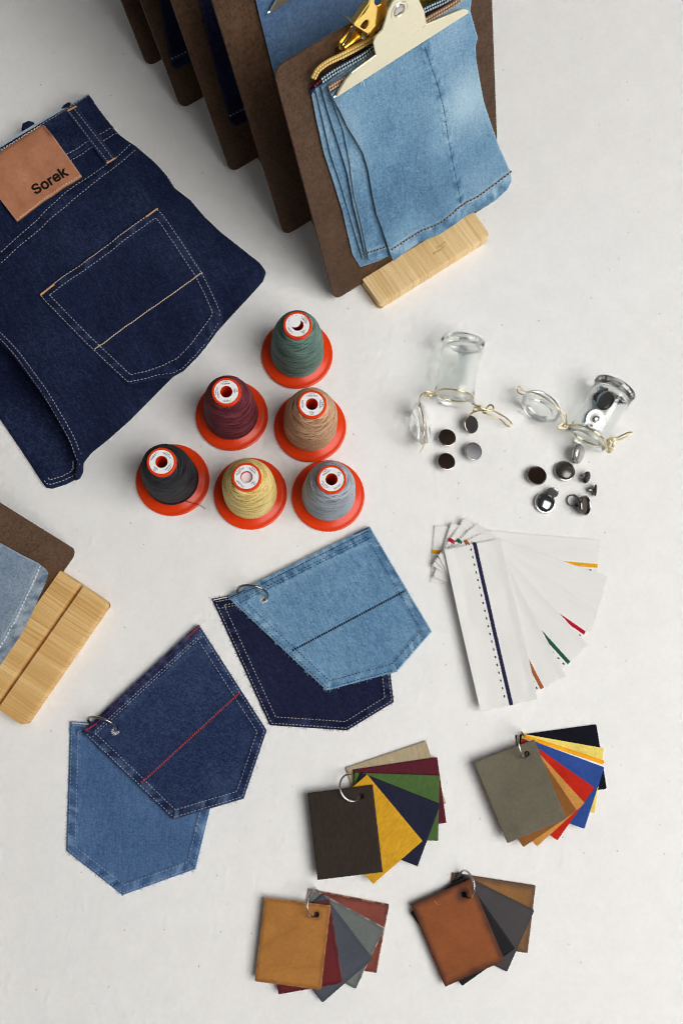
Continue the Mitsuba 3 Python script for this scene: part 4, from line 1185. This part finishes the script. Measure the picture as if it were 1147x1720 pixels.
# ------------------------------------------------------------------ white ribbon strips with coloured stripes
Z = lambda X, Y: (700 + X / 3.3735, 850 + Y / 3.3735)  # noqa: E731
WHT = np.array((.745, .735, .71))
STR = [('yellow', Z(82, 258), Z(1024, 341), (.72, .36, .016), 'white cloth strip with a yellow stripe, undermost of the fan'),
       (None, Z(140, 235), Z(1040, 545), None, 'plain white cloth strip between the yellow and red striped ones'),
       ('red', Z(178, 188), Z(950, 722), (.42, .010, .028), 'white cloth strip with a red stripe'),
       ('green', Z(226, 190), Z(862, 892), (.020, .085, .062), 'white cloth strip with a dark green stripe'),
       ('brown', Z(272, 194), Z(710, 1037), (.34, .105, .040), 'white cloth strip with a rust brown stripe'),
       ('navy', Z(322, 207), Z(535, 1131), (.022, .022, .060), 'white cloth strip with a long navy stripe and dashes, on top of the fan')]
z = .0004
for k, (nm, p, q, sc, l) in enumerate(STR):
    t = thing('cloth_strip', l, 'fabric strip', 'white cloth strips in a fan')
    a, b = at(*p, z), at(*q, z)
    f = Frame([*a, 0], np.r_[b - a, 0], np.r_[-(b - a)[1], (b - a)[0], 0])
    Ln = np.linalg.norm(b - a)
    lo, hi = -.0345, .0290
    rng = np.random.default_rng(140 + k)

    def pinked(y0, y1, x, sgn):
        n = int(abs(y1 - y0) / .0016)
        ys = np.linspace(y0, y1, n)
        return [(x + sgn * (.0021 * (i % 2) + rng.uniform(0, .0006)), y_) for i, y_ in enumerate(ys)]
    out = pinked(hi, lo, 0, 1) + [(Ln * .3, lo + rng.normal(0, .0004)), (Ln * .7, lo + rng.normal(0, .0005))] + pinked(lo, hi, Ln, -1) + [(Ln * .6, hi + rng.normal(0, .0005))]
    sh = Sheet(Polygon(out).buffer(0), .0013, lambda s: z + .0010 + .0024 * (fb(s.xy, .07, .025, 150 + k, 2) - .5) + .0012 * sst(.020, .030, s.xy[:, 1]) + (.0016 * sst(.02, .034, -s.xy[:, 1]) if k == 5 else 0) + (.002 * sst(.10, .0, s.xy[:, 0]) * (k > 0)), f, thick=.0007, seed=140 + k)
    rr = fb(sh.xy, .02, .004, 160 + k, 2) - .5
    put('cloth', sh.mesh(), 'woven', sh.colors(WHT * (1 + .05 * rr)[:, None], WHT * .62), True, parent=t)
    if sc is not None:
        w = .0021
        zz = lambda xs, ys: sh.at(np.c_[xs, ys])  # noqa: E731
        st = Sheet([(.0002, -w), (.0002, w), (Ln - .0004, w), (Ln - .0004, -w)], .0012, lambda s: sh.at(s.xy) + .0001 + .0005 * sst(0, .0008, s.d), f, thick=.0002, seed=3)
        put('stripe', st.mesh(), 'woven', st.colors(np.array(sc) * (1 + .25 * (fb(st.xy, .004, .001, 4, 2) - .5))[:, None]), True, parent=t, label=f'{nm} stripe')
        put('dashes', stitches([(.003, -.0052), (Ln - .003, -.0052)], sh, .0030, .0055, .00095, .0002), 'matte', (.022, .025, .075), True, parent=t, kind='stuff')
    put('frayed_edge', frays(sh, 90, .0024, .00011, 170 + k, part=lambda r: (r[:, 0] < .004) | (r[:, 0] > Ln - .004)), 'matte', (.60, .59, .58), True, parent=t, kind='stuff')
    z += .0019


# ------------------------------------------------------------------ swing-top jars, lying on their sides
def wire3(pts, r=.00075, sides=7):
    return tube(curve(np.array(pts, float), .0008), r, sides)


GOLDW = (.80, .68, .40)
JAR = [(0, .0030), (.012, .0022), (.0190, .0006), (.0222, .0), (.0238, .0012), (.0243, .0032), (.0240, .0050), (.0232, .0066), (.0226, .0085), (.0226, .012), (.0226, .030), (.0226, .056), (.0223, .0615), (.0212, .0640), (.0207, .0662), (.0212, .0680), (.0228, .0690), (.0234, .0704), (.0232, .0722), (.0222, .0732),
       (.0208, .0734), (.0196, .0726), (.0188, .0706), (.0184, .0680), (.0186, .0655), (.0197, .0625), (.0203, .0590), (.0204, .030), (.0203, .0150), (.0196, .0115), (.0175, .0090), (.010, .0078), (0, .0074)]


def jar(base_px, mouth_px, label, zc=.0243):
    t = thing('glass_jar', label, 'jar', 'small swing-top glass jars')
    a, b = at(*base_px, zc), at(*mouth_px, zc)
    ax = np.r_[b - a, 0] / np.linalg.norm(b - a)
    f = Frame(np.r_[a, zc], [ax[1], -ax[0], 0], [0, 0, 1])     # x to the jar's right when looking from mouth ... z along the axis
    f.z = ax; f.y = np.cross(ax, f.x)
    put('body', placed(lathe(curve(np.array(JAR), .0010), 96), f.o, ax, xdir=f.x), 'glass', None, True, parent=t)
    band = np.array([f.o + ax * .0662 + .0218 * (math.cos(q) * f.x + math.sin(q) * f.y) for q in np.linspace(0, 2 * math.pi, 60)])
    put('neck_wire', tube(band, .0009, 8), 'metal', GOLDW, True, parent=t)
    return t, f, ax


LIDP = [(0, -.0050), (.0100, -.0052), (.0165, -.0050), (.0180, -.0040), (.0184, -.0005), (.0195, .0), (.0225, .0002), (.0233, .0014), (.0233, .0040), (.0225, .0054), (.0205, .0060), (.0180, .0066), (.0168, .0084), (.0160, .0096), (.0145, .0100), (.0120, .0092), (.0085, .0066), (.004, .0058), (0, .0056)]


def lid(owner, c, n):
    put('lid', placed(lathe(curve(np.array(LIDP), .001), 72), c, n), 'glass', None, True, parent=owner)
    n = np.array(n, float) / np.linalg.norm(n)
    put('seal', placed(lathe([(.0186, -.0018), (.0222, -.0018), (.0222, -.0002), (.0186, -.0002)], 56, True), c, n), 'silk', (.78, .80, .79), 30, parent=owner)


Z = lambda X, Y: (680 + X / 5.735, 540 + Y / 5.735)  # noqa: E731
W3 = lambda X, Y, z_: np.r_[at(*Z(X, Y), z_), z_]  # noqa: E731
t, f, ax = jar(Z(563, 168), Z(466, 762), 'empty glass jar lying on its side with the lid standing on edge')
lc = W3(172, 980, .0232)
ln_ = -np.r_[at(*Z(260, 960), .0232) - at(*Z(170, 975), .0232), 0]
lid(t, lc, ln_)
put('hinge_wire', wire3([W3(290, 690, .030), W3(255, 685, .033), W3(215, 672, .034), W3(175, 690, .036), W3(140, 735, .040), W3(143, 780, .046), W3(160, 850, .0475), W3(172, 920, .048), W3(182, 1010, .0475), W3(184, 1100, .046), W3(178, 1165, .038), W3(172, 1205, .028), W3(155, 1240, .020), W3(148, 1258, .016)]), 'metal', GOLDW, True, parent=t)
for p, r in (((210, 700), .0021), ((232, 722), .0018), ((262, 694), .0018)):
    put('hinge_loop', wire3([W3(*p, .028) + r * np.array([math.cos(q), math.sin(q), .6 * math.sin(q)]) for q in np.linspace(0, 5.8, 12)], .0008), 'metal', GOLDW, True, parent=t)
put('latch_wire', wire3([W3(655, 790, .026), W3(700, 815, .030), W3(750, 838, .030), W3(800, 852, .028), W3(845, 850, .028), W3(852, 820, .028), W3(825, 800, .028), W3(800, 815, .027), W3(775, 850, .025), W3(720, 855, .022), W3(660, 870, .018), W3(625, 895, .012), W3(608, 915, .006)], .0010), 'metal', GOLDW, True, parent=t)
put('latch_lever', wire3([W3(760, 862, .026), W3(780, 885, .024), W3(850, 915, .020), W3(920, 945, .016), W3(970, 995, .009), W3(1000, 1010, .006), W3(1024, 995, .006), W3(1018, 970, .008), W3(970, 925, .014), W3(900, 885, .019), W3(840, 855, .023), W3(790, 850, .026)], .0009), 'metal', GOLDW, True, parent=t)
for p, r in (((680, 845), .0024), ((712, 825), .0019), ((768, 868), .0019)):
    put('latch_loop', wire3([W3(*p, .024) + r * np.array([math.cos(q), math.sin(q), .5 * math.cos(q)]) for q in np.linspace(0, 5.9, 12)], .0008), 'metal', GOLDW, True, parent=t)

Z = lambda X, Y: (860 + X / 5.2136, 620 + Y / 5.2136)  # noqa: E731
t, f2, ax2 = jar(Z(910, 150), Z(652, 598), 'glass jar lying on its side with metal snaps inside and its lid tipped open')
lc = W3(262, 318, .0235)
dirn = np.r_[at(*Z(100, 560), .02) - at(*Z(262, 318), .02), 0]; dirn /= np.linalg.norm(dirn)
lid(t, lc, dirn * math.sin(math.radians(73)) + np.array([0, 0, math.cos(math.radians(73))]))
put('hinge_wire', wire3([W3(95, 225, .012), W3(55, 205, .010), W3(45, 170, .010), W3(62, 148, .012), W3(88, 180, .022), W3(120, 197, .032), W3(190, 205, .040), W3(270, 240, .044), W3(340, 290, .044), W3(400, 345, .042), W3(430, 372, .040), W3(470, 395, .038), W3(478, 440, .034), W3(475, 480, .030), W3(505, 490, .028)]), 'metal', GOLDW, True, parent=t)
put('hinge_arm', wire3([W3(412, 410, .030), W3(440, 425, .028), W3(452, 455, .027), W3(430, 480, .026), W3(405, 495, .026), W3(415, 515, .025), W3(440, 510, .025), W3(455, 480, .027), W3(490, 490, .027)], .0008), 'metal', GOLDW, True, parent=t)
for p, r in (((425, 500), .0024), ((490, 488), .0017), ((455, 505), .0017)):
    put('hinge_loop', wire3([W3(*p, .025) + r * np.array([math.cos(q), math.sin(q), .5 * math.sin(q)]) for q in np.linspace(0, 5.8, 12)], .0008), 'metal', GOLDW, True, parent=t)
put('latch_wire', wire3([W3(815, 660, .026), W3(840, 685, .024), W3(870, 700, .022), W3(895, 690, .022), W3(880, 660, .024), W3(905, 620, .026), W3(880, 600, .027), W3(860, 615, .026), W3(850, 650, .024), W3(820, 690, .016), W3(850, 715, .012), W3(870, 705, .012)], .0010), 'metal', GOLDW, True, parent=t)
put('latch_lever', wire3([W3(880, 628, .026), W3(910, 605, .026), W3(960, 580, .024), W3(1000, 560, .022), W3(1040, 552, .020), W3(1048, 565, .019), W3(1020, 578, .019), W3(970, 605, .020), W3(910, 622, .022)], .0009), 'metal', GOLDW, True, parent=t)
for p, r in (((850, 712), .0022), ((880, 690), .0019), ((845, 655), .0019), ((885, 612), .0021)):
    put('latch_loop', wire3([W3(*p, .021) + r * np.array([math.cos(q), math.sin(q), .5 * math.cos(q)]) for q in np.linspace(0, 5.9, 12)], .0008), 'metal', GOLDW, True, parent=t)

# ------------------------------------------------------------------ buttons, snaps and rivets
GUN, DKB, SIL, GRY = (.085, .080, .078), (.070, .045, .035), (.52, .51, .50), (.15, .15, .155)


def seat(mesh, u, v, lift=0.0):
    """moves a posed mesh list so that its lowest point rests on the table under pixel (u, v)"""
    zmin = min(m[0][:, 2].min() for m in mesh)
    zmid = np.mean([m[0][:, 2].mean() for m in mesh[:1]]) - zmin
    c = np.r_[at(u, v, max(zmid, .002)), 0]
    return [(m[0] - [0, 0, zmin - lift] + c, m[1]) for m in mesh]


def pose(parts, direc):
    return [placed(m, np.zeros(3), direc) for m in parts]


def img(dx, dy, up):
    """a direction: image right, image down, up from the table"""
    return np.array([dx, -dy, up], float)


def stud(u, v, label, direc, parts, cols, mats, names, lift=0.0, cat='button', group=None):
    t = thing('metal_button' if cat == 'button' else cat, label, cat, group)
    for m, c, mt, nm in zip(seat(pose(parts, direc), u, v, lift), cols, mats, names):
        put(nm, m, mt, c, 35, parent=t)
    return t


flat_head = lathe([(0, -.0012), (.0088, -.0012), (.0098, -.0008), (.0100, .0), (.0098, .0006), (.0092, .0009), (0, .0010)], 48)
flat_rim = lathe([(.0094, .0009), (.0099, .0007), (.01015, -.0002), (.0100, -.0010), (.0095, -.0010)], 48, True)
flat_stem = lathe([(0, -.0085), (.0036, -.0085), (.0040, -.0078), (.0042, -.0012), (0, -.0012)], 32)
for (u, v, l, d, c) in ((750.6, 735, 'flat dark brown jeans button, upper of the two brown ones', img(.10, -.12, 1), (.052, .032, .024)), (749.4, 775, 'flat dark brown jeans button, lower of the two brown ones', img(.14, -.16, 1), (.050, .031, .024)),
                        (791.2, 713, 'flat grey jeans button touching the jar latch', img(.62, .12, 1), (.085, .085, .088)), (795, 758, 'flat grey jeans button lying alone below the latch', img(.22, .05, 1), (.075, .075, .078))):
    stud(u, v, l, d, [flat_head, flat_stem, flat_rim], [c, SIL, (.34, .31, .29)], ['satin_metal', 'metal', 'metal'], ['head', 'stem', 'rim'], group='flat jeans buttons in front of the empty jar')
dome = lathe(np.vstack([[(0, -.0035), (.0085, -.0035), (.0100, -.0030), (.0113, -.0016), (.0114, -.0006), (.0108, .0002)], [(.0104 * math.cos(a), .0002 + .0042 * math.sin(a)) for a in np.linspace(.06, math.pi / 2, 12)]]), 56)
rimm = lathe([(.0096, -.0030), (.0112, -.0026), (.0118, -.0012), (.0114, .0002), (.0104, .0004)], 56, True)
postm = lathe([(0, -.0105), (.0030, -.0105), (.0034, -.0098), (.0034, -.0030), (0, -.0030)], 28)
cup = lathe([(0, -.0032), (.0095, -.0032), (.0110, -.0018), (.0112, .0016), (.0106, .0022), (.0099, .0016), (.0097, -.0004), (.0050, -.0008), (0, -.0008)], 48)
snaphead = lathe([(0, -.001), (.0060, -.001), (.0068, -.0004), (.0068, .0004), (.0058, .0012), (.003, .0016), (0, .0017)], 36)
snappost = lathe([(0, -.0072), (.0026, -.0072), (.0031, -.0064), (.0024, -.0050), (.0020, -.0030), (.0034, -.0024), (.0036, -.0010), (0, -.0010)], 28)
stud(949.3, 790.5, 'large round gunmetal dome button left of the silver one', img(.06, -.10, 1), [dome, rimm], [(.105, .10, .092), (.30, .29, .28)], ['satin_metal', 'metal'], ['dome', 'rim'])
stud(916.2, 844, 'large shiny gunmetal dome button in front of a small cap', img(.12, .05, 1), [dome, rimm], [(.20, .20, .21), (.50, .50, .50)], ['metal', 'metal'], ['dome', 'rim'])
stud(901, 799, 'open button cup with a rusty brown inside', img(.10, -.22, 1), [cup, lathe([(0, -.0007), (.0096, -.0003), (.0096, .0001), (0, -.0003)], 40)], [(.30, .29, .28), (.055, .030, .022)], ['metal', 'satin_metal'], ['cup', 'inlay'])
stud(972.3, 762.5, 'silver dome button tipped on its rim at the jar mouth', img(.95, .35, .75), [dome, rimm], [(.55, .54, .53), (.42, .41, .40)], ['satin_metal', 'metal'], ['dome', 'rim'])
stud(985, 801.5, 'small dark rivet lying on its post below the silver button', img(.75, .45, .80), [snaphead, snappost], [(.055, .052, .052), SIL], ['satin_metal', 'metal'], ['head', 'post'])
stud(1000, 823.5, 'small brown rivet on its side, farthest right', img(1, .12, .32), [snaphead, snappost], [(.075, .052, .045), (.16, .15, .15)], ['satin_metal', 'metal'], ['head', 'post'])
stud(927.5, 827.5, 'small grey snap cap behind the shiny dome button', img(-.25, .70, .8), [snaphead, snappost], [(.30, .30, .29), SIL], ['satin_metal', 'metal'], ['head', 'post'])
stud(961.8, 840.8, 'thin gunmetal ring leaning on the brown snap button', img(-.10, -.05, 1), [lathe([(.0058, -.0012), (.0066, -.0015), (.0073, 0), (.0069, .0013), (.0060, .0013), (.0057, 0)], 44, True)], [(.22, .21, .21)], ['metal'], ['band'], cat='ring')
stud(981.5, 849, 'dark brown snap button tipped on its post', img(.80, .10, .72), [cup, lathe([(0, -.0007), (.0096, -.0003), (.0096, .0001), (0, -.0003)], 40), postm], [(.20, .19, .185), (.085, .062, .045), GUN], ['metal', 'satin_metal', 'metal'], ['cup', 'inlay', 'post'])
# in the second jar: they lie on the inside of the lower wall
for (X, Y, l, d, parts, cols, nm) in ((740, 255, 'black snap lying on its side in the jar', img(-.35, .9, .45), [snaphead, snappost], [(.030, .028, .030), GUN], ['head', 'post']),
                                      (805, 285, 'dark snap ring beside the black snap in the jar', img(.30, .60, .75), [cup], [(.22, .21, .21)], ['cup']),
                                      (728, 450, 'silver snap with a centre post near the jar mouth', img(-.05, .10, 1), [lathe([(0, -.001), (.0112, -.001), (.0120, .0), (.0114, .0008), (.0085, .0004), (.0040, .0008), (.0040, .0030), (.0026, .0034), (.0020, .0026), (0, .0024)], 48)], [(.50, .49, .48)], ['disc']),
                                      (948, 270, 'dark snap against the far side of the jar', img(.55, -.5, .5), [snaphead, snappost], [(.045, .042, .044), GUN], ['head', 'post']),
                                      (790, 175, 'small steel rivet near the bottom of the jar', img(-.5, -.4, .6), [snaphead, snappost], [(.11, .11, .11), SIL], ['head', 'post'])):
    stud(*Z(X, Y), l, d, parts, cols, ['metal' if nm[0] == 'cup' else 'satin_metal'] * len(parts), nm, lift=.0044 if nm[0] != 'disc' else .0043, group='snaps and rivets inside the glass jar')
